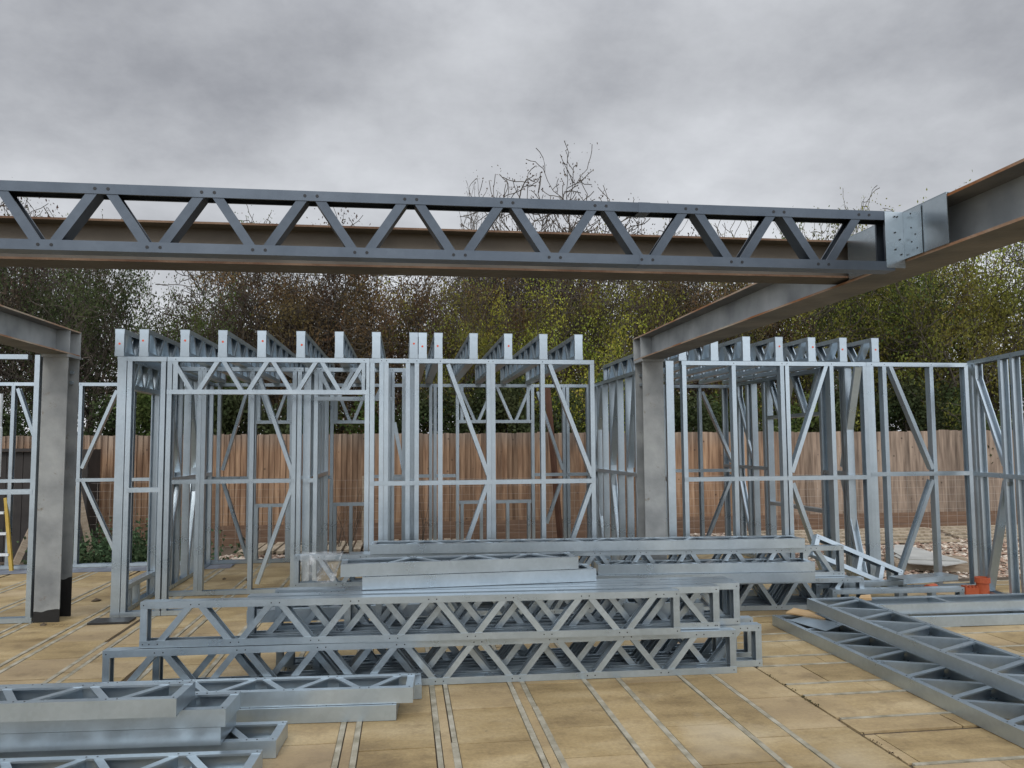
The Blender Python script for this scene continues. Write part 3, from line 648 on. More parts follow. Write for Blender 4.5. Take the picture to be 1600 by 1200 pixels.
# central stack, lower tier
a = Vector(P2(160, 1018, H0)); b = Vector(P2(1150, 985, H0)); dv = (b-a).normalized(); nv = Vector((-dv.y, dv.x))
tier1 = [(0, 0, 0, 'bottom front truss of the central stack, longest and nearest the camera', .09), (.14, .27, .25, 'bottom tier truss directly behind the front one in the central stack', .20), (.22, .9, -.02, 'third truss back in the bottom tier of the central stack', .1),
         (.36, 1.3, .28, 'fourth truss back in the bottom tier of the central stack', .22), (.46, 1.1, .1, 'fifth truss back in the bottom tier of the central stack', .15), (.59, 1.0, .24, 'rearmost truss in the bottom tier of the central stack', .33)]
for d, da, db, lab, off in tier1:
    A = a+nv*d+dv*da; B = b+nv*(d*1.0)+dv*db
    upright(lab, G1, A, B, .002, off=off, pitch=.525, start_up=False)
# upper tier
z2 = H0+.006
a2 = Vector(P2(219, 941, z2+H0)); b2 = Vector(P2(1062, 923, z2+H0))
d2 = (b2-a2).normalized(); n2 = Vector((-d2.y, d2.x))
for d, da, db, lab, off in [(0, 0, 0, 'upper front truss of the central stack', .09), (.14, .66, .33, 'upper tier truss behind the front one, ending under a broken web on the right', .1),
                            (.25, 1.3, .52, 'upper tier truss with its far right end beside two others', .25), (.355, .8, .53, 'upper tier truss second from the back at the right end', .16), (.46, 1.5, .51, 'rearmost upper tier truss of the central stack', .05)]:
    A = a2+n2*d+d2*da; B = b2+n2*d+d2*db
    upright(lab, G1, A, B, z2, off=off, pitch=.525, start_up=False)
# bright flat pieces lying between the tiers
flat('flat truss lying inside the left half of the central stack', G1, P2(385, 985, H0+.01), P2(700, 972, H0+.01), H0+.06, off=.1)
flat('short flat truss lying inside the right end of the central stack', G1, P2(975, 968, H0+.03), P2(1100, 968, H0+.03), H0+.06, off=.2)
# two flat trusses on top of the upper tier
z3 = z2+H0+.004
flat('lower of two pale flat trusses on top of the central stack', G1, P2(566, 922, z3), P2(932, 908, z3), z3, off=.15)
flat('upper of two pale flat trusses on top of the central stack', G1, P2(532, 902, z3+.092), P2(904, 889, z3+.092), z3+.092, off=.3)
# long stack behind
G2 = 'trusses in the long rear stack'
ra = Vector(P2(560, 966, 0)); rb = Vector(P2(1352, 951, 0)); d3 = (rb-ra).normalized(); n3 = Vector((-d3.y, d3.x))
for d, da, db, lab, off in [(0, -.3, 0, 'front bottom truss of the long rear stack', .13), (.12, 0, -.1, 'second bottom truss of the long rear stack', .3), (.25, .1, -.22, 'third bottom truss of the long rear stack', .2), (.4, .2, -.1, 'rear bottom truss of the long rear stack', .1)]:
    upright(lab, G2, ra+n3*d+d3*da, rb+n3*d+d3*db, .002, off=off)
z5 = H0+.006
flat('lower flat truss on the front bottom row of the long rear stack', G2, P2(925, 915, z5+.012), P2(1274, 909, z5+.012), z5+.012, off=.2)
flat('flat truss with an orange mark on the long rear stack', G2, P2(935, 898, z5+.104), P2(1274, 893, z5+.104), z5+.104, off=.1)
ua = Vector(P2(459, 868, z5+H0)); ub = Vector(P2(1262, 856, z5+H0)); 
d4 = (ub-ua).normalized(); n4 = Vector((-d4.y, d4.x))
upright('upper upright truss of the long rear stack, ending under the plastic film', G2, ua, ub, z5, off=.2)
upright('rear upper upright truss of the long rear stack', G2, ua+n4*.12+d4*.5, ub+n4*.12+d4*.42, z5, off=.1)
z6 = z5+H0+.004
flat('long flat truss lying uppermost on the long rear stack', G2, P2(578, 866, z6), P2(1258, 856, z6), z6, off=.3)
# front left group lying flat
G3 = 'flat trusses in the left foreground'
A0 = Vector(P2(619, 1126, 0)); dx = (Vector(P2(619, 1126, 0))-Vector(P2(370, 1134, 0))).normalized()
flat('lower flat truss of the rear pair in the left foreground', G3, A0-dx*4.2, A0, .002, off=.2)
B0 = Vector(P2(645, 1098, .094))
flat('upper flat truss of the rear pair in the left foreground', G3, B0-dx*4.1, B0, .094, off=.25)
B1 = Vector(P2(661, 1096, .094))+Vector((0, .10))
flat('flat truss end showing just beyond the rear pair in the left foreground', G3, B1-dx*3.9+Vector((0, .0)), B1+Vector((0, .25)), .094-.092, off=.1)
C0 = Vector(P2(431, 1185, 0))
flat('flat truss on the floor with its open right end by the nearest pile', G3, C0-dx*4, C0, .002, off=.31)
zc_ = .094
D0 = Vector(P2(344.5, 1164, zc_)); D1 = Vector(P2(352, 1135.5, zc_+.092)); D2 = Vector(P2(275, 1120, zc_+.184))
flat('bottom truss of the nearest left foreground pile', G3, D0-dx*3.9, D0, zc_, off=.1)
flat('middle truss of the nearest left foreground pile', G3, D1-dx*3.9, D1, zc_+.092, off=.36)
flat('top truss of the nearest left foreground pile', G3, D2-dx*3.8, D2, zc_+.184, off=.36)
E0 = Vector(P2(405, 1170, .094)); 
flat('nearest flat truss at the bottom left corner of the view', G3, E0-dx*4-Vector((0, .30)), E0-Vector((0, .30)), .002, off=.28)
# right hand group
G4 = 'flat trusses at the right'
def flatY(lab, far, near, z0, z1, **k):
    """flat truss whose left edge runs from near to far"""
    return flat(lab, G4, far, near, z0, z1, **k)
f1 = P2(1207, 977, 0); n1_ = Vector(P2(1600, 1170, 0)); dd = (n1_-Vector(f1)).normalized()
def flatL(lab, far, near, zf, zn, **k):
    # left edge given; the body lies to the right: run near -> far with the near side being the left edge
    a = Vector((near[0], near[1], zn)); b = Vector((far[0], far[1], zf)); x = (b-a).normalized(); up = Vector((0, 0, 1)); y = (up-x*up.dot(x)).normalized(); z = x.cross(y)
    o = a + y*(CW/2)
    return truss(lab, G4, Matrix(((x.x, y.x, z.x, o.x), (x.y, y.y, z.y, o.y), (x.z, y.z, z.z, o.z), (0, 0, 0, 1))), (b-a).length, **k)
flatL('lower of the two long flat trusses running towards the camera at right', f1, n1_+dd*1.2, .002, .002, off=.2, H=.45)
f2 = Vector(P2(1261, 951, .19)); n2_ = Vector(P2(1600, 1101, .105)); dd2 = (n2_-f2).normalized()
flatL('upper tilted long flat truss running towards the camera at right', f2, n2_+dd2*1.2, .19, .095, off=.33, H=.45)
XA = Vector(P2(1400, 982, 0)); XB = Vector(P2(1600, 976, 0)); dxr = (XB-XA).normalized()
flat('lower ladder frame lying flat across the right edge of the floor', G4, XA-dxr*.15, XB+dxr*1.6, .002, H=.34, ladder=1.1, name='ladder_frame', cat='steel frame')
XC = Vector(P2(1400, 961, .094)); XD = Vector(P2(1600, 953, .094))
flat('upper ladder frame lying flat across the right edge of the floor', G4, XC-dxr*.62, XD+dxr*1.6, .094, H=.34, ladder=1.1, name='ladder_frame', cat='steel frame')
# small frames behind
s0 = Vector(P2(1301, 922, .2)); s1 = Vector(P2(1507, 918, .2))
upright('low short ladder frame standing behind the flat frames, by the orange pipe', 'short steel frames', s0, s1, .002, H=.2, ladder=.3, name='ladder_frame', cat='steel frame')
upright('second low short ladder frame, left of centre behind the first', 'short steel frames', s0+Vector((-.05, .22)), s0+Vector((.95, .25)), .002, H=.22, ladder=.4, name='ladder_frame', cat='steel frame')
q0 = Vector(P2(1400, 912, .22)); q1 = Vector(P2(1464, 905, .22))
t = thing('steel_offcut', 'flat galvanised channel offcut resting on the short ladder frames', 'steel offcut', frame2((q0.x, q0.y, .23), (q1.x+.1, q1.y-.05, .23)))
member(t, 'channel', (0, 0, .05), ((q1-q0).length+.1, 0, .05), (0, 0, -1), w=.2, h=.05)
# ladder frame leaning off the end of the rear stack
hi = AZ(1266, 868, .46); lo = AZ(1392, 921, .10)
x = (lo-hi).normalized(); y = Vector((.15, .9, -.35)); y = (y-x*y.dot(x)).normalized(); z = x.cross(y)
if z.z < 0: pass
t = truss('short ladder frame leaning off the right end of the rear stack', 'short steel frames', Matrix(((x.x, y.x, z.x, hi.x), (x.y, y.y, z.y, hi.y), (x.z, y.z, z.z, hi.z), (0, 0, 0, 1))), (lo-hi).length*1.08, H=.235, ladder=.24, name='ladder_frame', cat='steel frame')
# ------------------------------------------------------------------ small things
# crumpled plastic film over the left end of the rear stack
fm = MB(); nu, nvv = 22, 16; pf = AZ(468, 866, z5+H0+.01); r2 = random.Random(3)
for j in range(nvv+1):
    for i in range(nu+1):
        u, v = i/nu, j/nvv
        x = pf.x + u*.42*(1-.28*v) + .035*v; 
        if v < .3: yy_ = pf.y+.09-v/.3*.10; zz = pf.z+.006+r2.uniform(0, .006)
        else: yy_ = pf.y-.014-.03*abs(math.sin(u*9+v*3))-r2.uniform(0, .012); zz = pf.z-(v-.3)*.36+.02*math.sin(u*7)*v
        fm.v.append((x, yy_, zz))
for j in range(nvv):
    for i in range(nu):
        q = j*(nu+1)+i; fm.f.append((q, q+1, q+nu+2, q+nu+1)); fm.m.append(0); fm.t.append(.5)
tag(link('plastic_film', fm.mesh('plastic_film', M['film'], smooth=True)), 'crumpled clear plastic film hanging over the left end of the rear stack', 'plastic film')
# plywood offcuts
def slab(name, label, cat, pts, z, th, m):
    n = len(pts); mb = MB(); vs = [(p[0], p[1], z) for p in pts]+[(p[0], p[1], z+th) for p in pts]
    mb.add(vs, [tuple(range(n-1, -1, -1)), tuple(range(n, 2*n))]+[(k, (k+1) % n, n+(k+1) % n, n+k) for k in range(n)])
    return tag(link(name, mb.mesh(name, m)), label, cat)
slab('plywood_offcut', 'small brown plywood offcut lying on the far end of the lower flat truss', 'plywood', [P2(1228, 958, .1), P2(1290, 968, .1), P2(1262, 955, .1), P2(1240, 951, .1)], .096, .012, M['ply'])
slab('steel_sheet', 'small pale galvanised sheet lying on the far end of the lower flat truss', 'steel sheet', [P2(1232, 968, .1), P2(1290, 985, .1), P2(1318, 975, .1), P2(1262, 961, .1)], .0935, .002, M['galv'])
slab('timber_scrap', 'short curled timber scrap on the ladder frames at right', 'timber', [P2(1342, 936, .2), P2(1362, 936, .2), P2(1360, 930, .2), P2(1345, 931, .2)], .188, .02, M['ply'])
# orange drain fittings
pp = AZ(1536, 926, .03)
t = thing('drain_pipe', 'orange plastic drain pipe fitting standing on end by the right wall frame', 'pipe fitting', Matrix.Translation((pp.x, pp.y, 0)))
mb = MB(); n = 20
prof = [(.062, .0), (.062, .13), (.075, .135), (.075, .19), (.068, .192), (.068, .14), (.055, .13), (.055, .01)]
vs = [(r*math.cos(k*2*math.pi/n), r*math.sin(k*2*math.pi/n), z) for r, z in prof for k in range(n)]
mb.add(vs, [(i*n+k, i*n+(k+1) % n, (i+1)*n+(k+1) % n, (i+1)*n+k) for i in range(len(prof)-1) for k in range(n)])
part(t, 'socket', mb, M['orange'], smooth=False)
pq = AZ(1520, 930, .0)
t = thing('brick_tray', 'orange perforated clay block lying beside the upright drain fitting', 'clay block', Matrix.Translation((pq.x, pq.y, .0)) @ Matrix.Rotation(R(-6), 4, 'Z'))
mb = MB(); mb.box((-.10, -.05, .001), (.13, .05, .085)); 
for k in range(6): mb.box((-.095+k*.037, -.045, .0852), (-.075+k*.037, .045, .10))
part(t, 'block_body', mb, M['orange'])
pq = AZ(1478, 925, .05)
t = thing('pipe_offcut', 'split orange pipe offcut behind the short ladder frame', 'pipe offcut', Matrix.Translation((pq.x, pq.y+.2, .0)))
mb = MB(); mb.tube([(-.07, 0, .05), (.06, .06, .05)], [.045, .045], 12); part(t, 'pipe_wall', mb, M['orange'])
# pallet with cement boards
pc = AZ(1452, 880, -.04)
mw = Matrix.Translation((pc.x, pc.y, -.10)) @ Matrix.Rotation(R(-24), 4, 'Z')
t = thing('pallet', 'weathered timber pallet on the gravel under white boards', 'pallet', mw)
for k in range(3):
    mb = MB()
    mb.box((-.5, -.45+k*.4, .012), (.5, -.36+k*.4, .10))
    part(t, 'bearer', mb, M['wood'])
for k in range(6): mb = MB(); mb.box((-.5, -.45+k*.16, .101), (.5, -.36+k*.16, .12)); part(t, 'deck_board', mb, M['wood'])
slab('cement_board', 'lower white board on the pallet, mostly covered', 'board', [P2(1396, 868, .03), P2(1420, 880, .03), P2(1476, 884, .03), P2(1512, 878, .03), P2(1430, 856, .03)], .021, .012, M['board'])
slab('cement_board', 'top white board lying on the pallet by the gravel', 'board', [P2(1396, 862, .045), P2(1416, 873, .045), P2(1500, 876, .045), P2(1420, 852, .045), P2(1398, 851, .045)], .035, .012, M['board'])
for k_, (px, py, sz_) in enumerate([(150, 939, .05), (68, 977, .035), (350, 905, .03), (386, 907, .025)]):
    c = AZ(px, py, 0); mb = MB(); pebble(mb, Vector((0, 0, .004)), sz_)
    o = link('mud_lump', mb.mesh('mud_lump', M['joint'])); o.location = (c.x, c.y, 0)
    tag(o, ('flat dark lump of mud on the floor right of the left column', 'dark lump of mud at the foot of the left column', 'small dark lump of mud inside the left building, left one', 'small dark lump of mud inside the left building, right one')[k_], 'mud')
# timber boards on the ground before the fence
k = 0
for x0_, x1_, y_ in ((-2.6, 1.2, 13.1), (5.6, 9.4, 12.6), (9.6, 13.5, 12.7)):
    t = thing('timber_decking', ('ribbed timber boards laid along the fence foot behind the left building', 'ribbed timber boards laid along the fence foot behind the gravel', 'ribbed timber boards at the fence foot at far right')[k], 'decking', Matrix.Translation((x0_, y_, -.11))); k += 1
    n = int((x1_-x0_)/.15)
    if k == 1:
        for i in range(n): mb = MB(); mb.box((i*.15, 0, .03+rnd.uniform(0, .02)), (i*.15+.11, 1.2, .07+rnd.uniform(0, .02))); part(t, 'board', mb, M['deck'])
    else:
        for i in range(5): mb = MB(); mb.box((0, i*.2, .03+i*.03), (x1_-x0_, i*.2+.15, .06+i*.03)); part(t, 'board', mb, M['deck'])
# dark lean-to at far left, seen through the left frame
xa_, xb_ = fX(-160, 13.6), fX(50, 13.6)
t = thing('shed', 'dark timber shed at far left in front of the fence', 'shed', Matrix.Translation((xa_, 13.6, -.16)))
mb = MB(); n = 16; ww = (xb_-xa_)/n
for i in range(n): mb.box((i*ww+.004, 0, 0), (i*ww+ww-.004, .02+.006*(i % 2), 1.72))
mb.box((0, .03, 0), (xb_-xa_, .9, 1.70)); part(t, 'wall', mb, M['black'])
mb = MB(); mb.box((-.05, -.08, 1.722), (xb_-xa_+.05, 1.0, 1.77)); part(t, 'roof', mb, M['black'])
xa_, xb_ = fX(112, 13.9), fX(150, 13.9)
t = thing('cabinet', 'tall black cupboard standing against the fence right of the left column', 'cupboard', Matrix.Translation((xa_, 13.9, -.16)))
mb = MB(); mb.box((0, 0, 0), (xb_-xa_-.1, .5, 1.75)); part(t, 'body', mb, M['black'])
mb = MB(); mb.box((.01, -.02, .05), (xb_-xa_-.11, -.001, 1.7)); part(t, 'door', mb, M['black'])
# yellow step ladder
pl = AZ(18, 893, -.0)
t = thing('step_ladder', 'yellow step ladder leaning at the left edge behind the wall frame', 'ladder', Matrix.Translation((pl.x, pl.y, 0)))
for s in (0, -.42):
    mb = MB(); mb.tube([(s, 0, .0), (s*.8-.2, .2, .95)], [.03, .026], 4); part(t, 'rail', mb, M['yellow'])
for j in range(3):
    z = .2+j*.27; mb = MB(); f = z/1.1; mb.box((-.42-f*.2, .25*f-.04, z), (-.28*f, .25*f+.04, z+.03)); part(t, 'tread', mb, M['white'])
# timber props, brown post, brown sheet
def stick(name, label, cat, p, q, s, m):
    p, q = Vector(p), Vector(q); z = (q-p).normalized(); x = z.orthogonal().normalized(); y = z.cross(x)
    mw = Matrix(((x.x, y.x, z.x, p.x), (x.y, y.y, z.y, p.y), (x.z, y.z, z.z, p.z), (0, 0, 0, 1)))
    o = link(name, MB().box((-s/2, -s/2, 0), (s/2, s/2, (q-p).length)).mesh(name, m)); o.matrix_world = mw
    return tag(o, label, cat)
stick('timber_prop', 'weathered timber prop leaning behind the left column', 'timber prop', AZ(134, 880, 0)+Vector((0, .3, -.1)), AY(120, 760, 12.6), .07, M['wood'])
stick('timber_prop', 'pale timber strut leaning in front of the dark shed', 'timber prop', AZ(22, 886, 0), AY(62, 800, 12.8), .08, M['wood'])
stick('rusty_post', 'rust brown leaning post behind the rear wall frame, right of the wide window', 'post', AY(878, 868, 12.3), AY(855, 606, 12.3), .07, M['cor'])
mb = MB(); pc = AZ(150, 876, 0)
for i in range(9):
    for j in range(5):
        mb.v.append((pc.x-.3+i*.1, pc.y+.25+j*.09, .12*math.sin(math.pi*i/8)*math.sin(math.pi*j/4)+rnd.uniform(0, .05)+.0))
for i in range(8):
    for j in range(4): q = i*5+j; mb.f.append((q, q+5, q+6, q+1)); mb.m.append(0); mb.t.append(.5)
tag(link('crumpled_sheet', mb.mesh('crumpled_sheet', M['rag'])), 'crumpled brown sheet heaped behind the rear track, right of the left column', 'sheet')
t = thing('white_pipe', 'pale plastic pipe standing at the left edge', 'pipe', Matrix.Translation(AY(-6, 745, 11.0)))
mb = MB(); mb.tube([(0, 0, 0), (0, 0, .62), (0, 0, .64), (0, 0, 1.06)], [.05, .05, .04, .04], 12); part(t, 'pipe_wall', mb, M['white'])
# black packer under the left front corner
pk = AZ(165, 972, .01)
tag(link('rubber_packer', MB().box((pk.x-.14, pk.y-.06, .001), (pk.x+.22, pk.y+.16, .018)).mesh('rubber_packer', M['bitumen'])), 'black packer under the foot of the left front corner stud', 'packer')
# ------------------------------------------------------------------ fence and wire mesh
YFN = 14.85; FT = 1.835
t = thing('timber_fence', 'close-boarded timber fence across the back of the site, reddish left and grey right', 'fence', Matrix.Translation((0, YFN, 0)))
x = -13.0; r3 = random.Random(8)
while x < 19:
    mb = MB(); n = 30; dz = r3.uniform(-.012, .012); bt = r3.uniform(.2, .8)
    for i in range(n):
        xx = x+i*.098; tn = min(1, max(0, bt+r3.uniform(-.4, .4))); yy0 = -.006 - .012*(i % 2)
        ft = FT+dz+r3.gauss(0, .006)
        mb.add([(xx, -.004, .16), (xx+.104, -.034, .16), (xx+.104, -.004, .16), (xx, -.004, ft), (xx+.104, -.034, ft), (xx+.104, .004, ft), (xx, .006, .16), (xx, .006, ft), (xx+.104, .004, .16)],
               [(0, 1, 4, 3), (1, 8, 5, 4), (3, 4, 5, 7), (6, 7, 5, 8), (0, 3, 7, 6)], 0, tn)
    part(t, 'board_panel', mb, M['fence'], tone=True)
    mb = MB(); mb.box((x, -.035, -.16), (x+n*.098-.01, -.005, .03)); mb.box((x, -.033, .032), (x+n*.098-.01, -.006, .22)); part(t, 'gravel_board', mb, M['gboard'])
    x += n*.098
wm = thing('wire_mesh', 'thin wire mesh fencing standing in front of the timber fence', 'wire mesh', Matrix.Translation((0, 14.0, 0)))
mb = MB(); z = .0
xs0, xs1 = -5.4, 13.5
for i in range(9):
    zz = -.05+i*.135; mb.box((xs0, -.0012, zz), (xs1, .0012, zz+.0024))
mb2 = MB(); x = xs0
while x < xs1: mb2.box((x, -.0045, -.1), (x+.0022, -.0019, 1.03)); x += .2
part(wm, 'line_wire', mb, M['wire']); part(wm, 'stay_wire', mb2, M['wire'])
x = xs0
while x < xs1:
    mb = MB(); mb.tube([(x, .03, -.15), (x, .03, 1.1)], [.02, .018], 6); part(wm, 'stake', mb, M['wood']); x += 4.7
# ------------------------------------------------------------------ vegetation
def leaf(mb, p, s, r, tone, nrm=None):
    d = Vector((r.gauss(0, 1), r.gauss(0, 1), r.gauss(0, 1)*.8+.35)).normalized(); a = d.orthogonal().normalized()
    a = (Matrix.Rotation(r.uniform(0, 6.28), 3, d) @ a); b = d.cross(a)
    mb.v += [tuple(p-a*s*.5), tuple(p+b*s*.30-a*s*.05), tuple(p+a*s*.5), tuple(p-b*s*.30-a*s*.05)]; o = len(mb.v)-4
    mb.f.append((o, o+1, o+2, o+3)); mb.m.append(0); mb.t.append(tone)
def tree_mesh(seed, Ht, W, leaves, ls, bare=.25, stems=3, spread=.10, twig=.006, lv=3):
    """tapered trunk and limbs grown recursively; leaves sit on the twigs. Returns wood mesh, leaf mesh"""
    r = random.Random(seed); wd = MB(); lf = MB(); tips = []
    def grow(p, d, L, rad, lvl, cl=None):
        if lvl == 2: cl = (r.random() > bare, r.gauss(.5, .28))
        pts = [p]; rads = [rad]; n = 4; q = p.copy(); dd = d.copy(); j = .16 if lvl < 2 else .26
        for i in range(n):
            dd = (dd + Vector((r.gauss(0, j), r.gauss(0, j), r.gauss(0, j*.7)+.05))).normalized(); q = q + dd*L/n
            pts.append(q.copy()); rads.append(rad*(1-.55*(i+1)/n))
        wd.tube(pts, [max(x, twig) for x in rads], 6 if lvl == 0 else (5 if lvl == 1 else 3))
        if lvl >= lv:
            tips.append((pts[1], pts[-1], cl)); return
        kids = (5, 5, 5, 4)[lvl]
        for k in range(kids+ (2 if lvl == 0 else 0)):
            f = r.uniform(.3, 1) if k else 1; i = min(n-1, int(f*n)); b = pts[i].lerp(pts[i+1], f*n-i) if i+1 <= n else pts[-1]
            side = Vector((r.gauss(0, 1), r.gauss(0, 1), 0)); side = (side - dd*side.dot(dd)).normalized() if side.length > .01 else Vector((1, 0, 0))
            nd = (dd*r.uniform(.35, .9) + side*r.uniform(.5, 1.0)*(W/Ht*1.6) + Vector((0, 0, .12))).normalized()
            grow(b, nd, L*r.uniform(.48, .72), rads[i]*.6, lvl+1, cl)
    for s in range(stems):
        a = r.uniform(0, 6.28); grow(Vector((math.cos(a)*.25*(stems > 1), math.sin(a)*.2*(stems > 1), 0)), Vector((math.cos(a)*.25, math.sin(a)*.25, 1)).normalized(), Ht*.5, .07*Ht/5, 0)
    per = max(1, int(leaves/len(tips)))
    for a, b, cl in tips:
        if not cl[0] or r.random() < .1: continue
        tn = min(1, max(0, cl[1]+r.gauss(0, .1)))
        for k in range(per):
            p = a.lerp(b, r.random()*1.15) + Vector((r.gauss(0, 1), r.gauss(0, 1), r.gauss(0, 1)))*spread
            leaf(lf, p, ls*r.uniform(.6, 1.3), r, min(1, max(0, tn+r.uniform(-.2, .2))))
    zs = sorted(v[2] for v in wd.v); k = Ht/zs[int(len(zs)*.985)]
    for q in (wd, lf): q.v = [(v[0], v[1], v[2]*k) for v in q.v]
    return wd.mesh('trunk', M['bark']), lf.mesh('crown', M['leaf'], tone=True)
def bush_mesh(seed, Ht, W, n, ls):
    r = random.Random(seed); wd = MB(); lf = MB(); cl = []
    for k in range(7):
        a = r.uniform(0, 6.28); q = Vector((math.cos(a)*W*.35*r.random(), math.sin(a)*W*.25*r.random(), Ht*r.uniform(.5, .8)))
        wd.tube([(q.x*.3, q.y*.3, 0), (q.x*.7, q.y*.7, q.z*.6), tuple(q)], [.05, .035, .012], 5)
    for k in range(46):
        a = r.uniform(0, 6.28); u = math.sqrt(r.random()); z = Ht*r.uniform(.08, .92); sh = math.sqrt(max(.05, 1-(z/Ht-.35)**2*1.9))
        cl.append((Vector((math.cos(a)*u*W*.5*sh, math.sin(a)*u*W*.32*sh, z)), r.uniform(.22, .45), r.gauss(.45, .2)))
    for c, rad, tn in cl:
        for k in range(n//46):
            d = Vector((r.gauss(0, 1), r.gauss(0, 1), r.gauss(0, 1))).normalized()*rad*(r.random()**.4)*1.15
            leaf(lf, c+d, ls*r.uniform(.6, 1.25), r, min(1, max(0, tn+r.uniform(-.2, .2))))
    return wd.mesh('trunk', M['bark']), lf.mesh('crown', M['leaf'], tone=True)
vt = [tree_mesh(21+i, 5.0, W_, 30000, .052, bare=b_, stems=4, spread=.095) for i, (W_, b_) in enumerate([(4.4, .12), (4.8, .22), (4.2, .10), (5.0, .34)])]
vs_ = [tree_mesh(51+i, 5.0, 4.4, 24000, .04, bare=.05, stems=5, spread=.06, twig=.0075, lv=4) for i in range(2)]
vb = [bush_mesh(71+i, 3.0, 2.9, 15000, .085) for i in range(3)]
def plant(kind, me, X, Y, sz, rot, col, label, cat, group):
    t = thing(kind, label, cat, Matrix.Translation((X, Y, -.16)) @ Matrix.Rotation(rot, 4, 'Z') @ Matrix.Diagonal((sz[0], sz[0], sz[1], 1)), group)
    a = link('trunk', me[0], t); b = link('crown', me[1], t); b.color = (*col, 1); return t
DG = (.052, .068, .028); OL = (.17, .168, .036); BR = (.115, .078, .038); PU = (.082, .060, .045); YG = (.27, .28, .045); GG = (.085, .115, .033)
cn = {DG: 'dark green', OL: 'olive', BR: 'russet brown', PU: 'purplish brown', YG: 'yellow green', GG: 'mid green'}
# hedge of bushes just beyond the fence
hb = []
x = -11.5; i = 0
while x < 18:
    c = (DG, GG, DG, DG, GG)[i % 5]; hb.append((x, 16.6+.5*math.sin(i*2.3), c)); x += 1.75; i += 1
for i, (x, y, c) in enumerate(hb):
    plant('hedge_bush', vb[i % 3], x, y, (1.0, 1.04+.12*math.sin(i*1.7)), i*1.9, c, 'dense ' + cn[c] + ' hedge bush behind the fence, number %s from the left' % (ordn[i] if i < 15 else ('sixteenth', 'seventeenth', 'eighteenth')[i-15]), 'bush', 'hedge bushes along the fence')
# trees: picture column and crown top read from the photograph, real distance given
def ztop(px, py, Y): return AY(px, py, Y).z
TR = [(-140, 350, 19, vt[1], DG, 1.1), (60, 395, 19.5, vt[3], PU, 1.05), (140, 408, 18.2, vt[1], DG, .85), (285, 470, 18.0, vt[0], GG, .55), (385, 425, 19.6, vt[3], PU, .85), (470, 412, 18.6, vt[1], BR, 1.0), (570, 410, 20, vt[3], PU, 1.05),
      (640, 428, 18.4, vt[0], BR, .85), (735, 468, 18.2, vt[2], OL, .75), (810, 452, 20, vt[1], BR, .9), (885, 455, 17.9, vt[2], YG, .85), (950, 430, 19, vt[0], OL, .9), (1040, 418, 20, vt[3], PU, .9), (1130, 440, 18.4, vt[1], BR, .9),
      (1210, 420, 18.6, vt[1], OL, 1.0), (1320, 400, 19.4, vt[0], GG, 1.05), (1400, 395, 18.2, vt[2], OL, 1.0), (1500, 372, 19.2, vt[0], YG, 1.1), (1590, 360, 18.2, vt[2], OL, 1.1), (1690, 350, 19.5, vt[1], GG, 1.1)]
where = ['beyond the left edge', 'above the left column', 'left of the first roof joists', 'low, above the first roof joists', 'behind the fourth and fifth roof joists', 'behind the fifth and sixth roof joists', 'behind the seventh and eighth roof joists', 'above the pair of close roof joists',
         'just right of the close roof joists', 'behind the tree right of the close joists', 'above the last roof joists of the left building', 'above the gap left of the right column', 'where the right beam meets its column', 'behind the right beam, near its column',
         'behind the right beam, above the right building', 'above the right building roof joists', 'right of the right building roof joists', 'under the right beam near the right edge', 'at the right edge', 'beyond the right edge']
for i, ((px, py, Y, me, c, wsc), wh) in enumerate(zip(TR, where)):
    h = ztop(px, py, Y)+.16
    plant('tree', me, AY(px, 600, Y).x, Y, (wsc*1.05, h/5.0), i*2.4, c, cn[c] + ' tree beyond the fence, ' + wh, 'tree', 'trees beyond the fence')
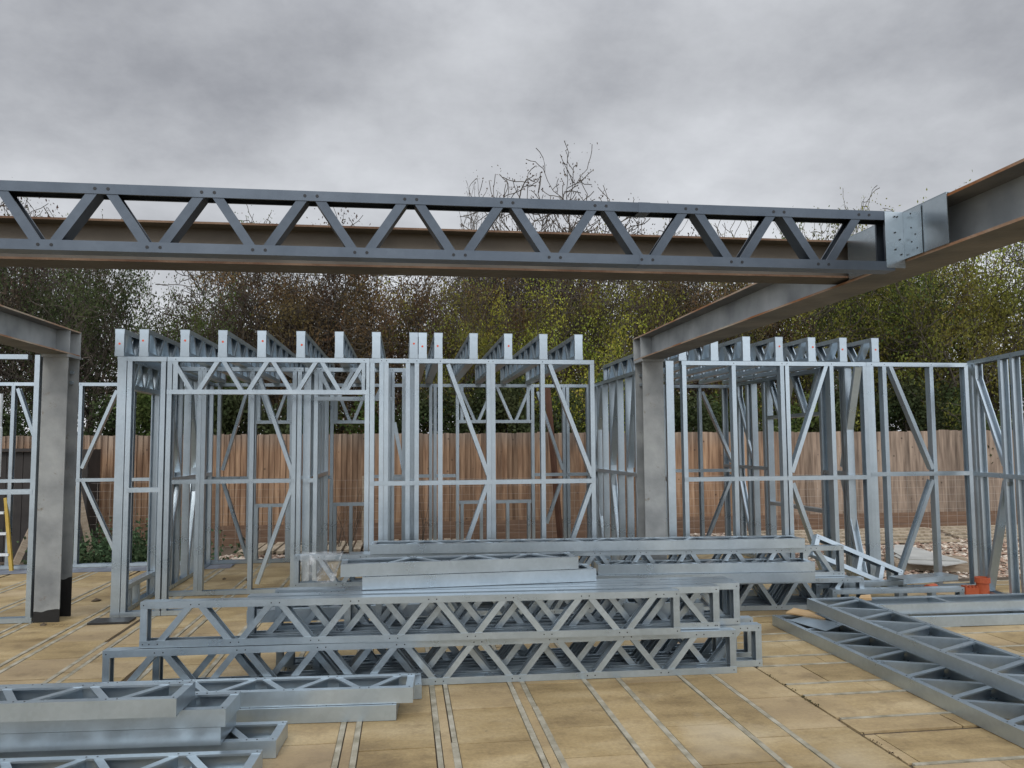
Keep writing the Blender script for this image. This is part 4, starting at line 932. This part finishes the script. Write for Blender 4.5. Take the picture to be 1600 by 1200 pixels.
for i, (px, py, Y, wsc, lab) in enumerate([(898, 335, 25, 1.5, 'tall nearly bare tree rising above the overhead truss near the centre'), (45, 365, 24, 1.0, 'tall thin twiggy tree at the left edge showing through the overhead truss'), (1335, 375, 23, .9, 'thin tall tree tips showing above the right end of the overhead truss'),
                                          (765, 370, 26, .8, 'thin bare tree left of the tall central one'), (420, 400, 22, 1.2, 'twiggy bare tree behind the left hand trees'), (1080, 395, 22, 1.1, 'twiggy bare tree behind the right beam')]):
    h = ztop(px, py, Y)+.16
    plant('tree', vs_[i % 2], AY(px, 600, Y).x, Y, (wsc, h/5.0), i*1.1+.4, (PU, GG, OL)[i % 3], lab, 'tree', 'thin trees behind the hedge')
# ivy and nettles on the rubble left of the rear wall, weeds in the floor joints
lf = MB(); r4 = random.Random(4)
for k in range(5200):
    c = AZ(205, 862, 0); p = Vector((c.x+.1+r4.gauss(0, .55), 12.5+r4.gauss(0, .3), 0)); p.z = -.1 + abs(r4.gauss(0, .22))
    leaf(lf, p, r4.uniform(.04, .085), r4, r4.random())
o = tag(link('ivy', lf.mesh('ivy', M['leaf'], tone=True)), 'low patch of dark green ivy beyond the left rear wall frame', 'ivy', kind='stuff'); o.color = (.075, .12, .06, 1)
lf = MB()
for (a, b, n) in (((XJ+.006, 5.45), (XJ+.006, 5.05), 40), ((XJ+.006, 4.95), (XJ+.006, 4.75), 60), ((XJ+.006, 4.3), (XJ+.006, 3.9), 40), (P2(60, 975, 0), P2(105, 977, 0), 20)):
    for k in range(n):
        u = r4.random()**1.3; p = Vector((a[0]+(b[0]-a[0])*u+r4.gauss(0, .007), a[1]+(b[1]-a[1])*u+r4.gauss(0, .012), r4.uniform(.0, .012)))
        leaf(lf, p, r4.uniform(.006, .016), r4, r4.random()*.9)
o = tag(link('weeds', lf.mesh('weeds', M['leaf'], tone=True)), 'small weeds and moss in the joints of the floor', 'weeds', kind='stuff'); o.color = (.10, .09, .05, 1)
mb = MB()
for (px, Yb, h) in ((545, 13.6, 1.1), (528, 13.5, .7), (660, 13.4, .9)):
    c = AY(px, 800, Yb)
    for k in range(9):
        q = Vector((c.x+r4.gauss(0, .15), Yb+r4.gauss(0, .1), h*r4.uniform(.5, 1)-.15)); mb.tube([(c.x, Yb, -.15), tuple((Vector((c.x, Yb, -.15))+q)/2+Vector((r4.gauss(0, .05), 0, 0))), tuple(q)], [.008, .006, .003], 4)
tag(link('bramble', mb.mesh('bramble', M['bark'])), 'thin dead bramble stems in front of the fence, behind the rear windows', 'bramble', kind='stuff')
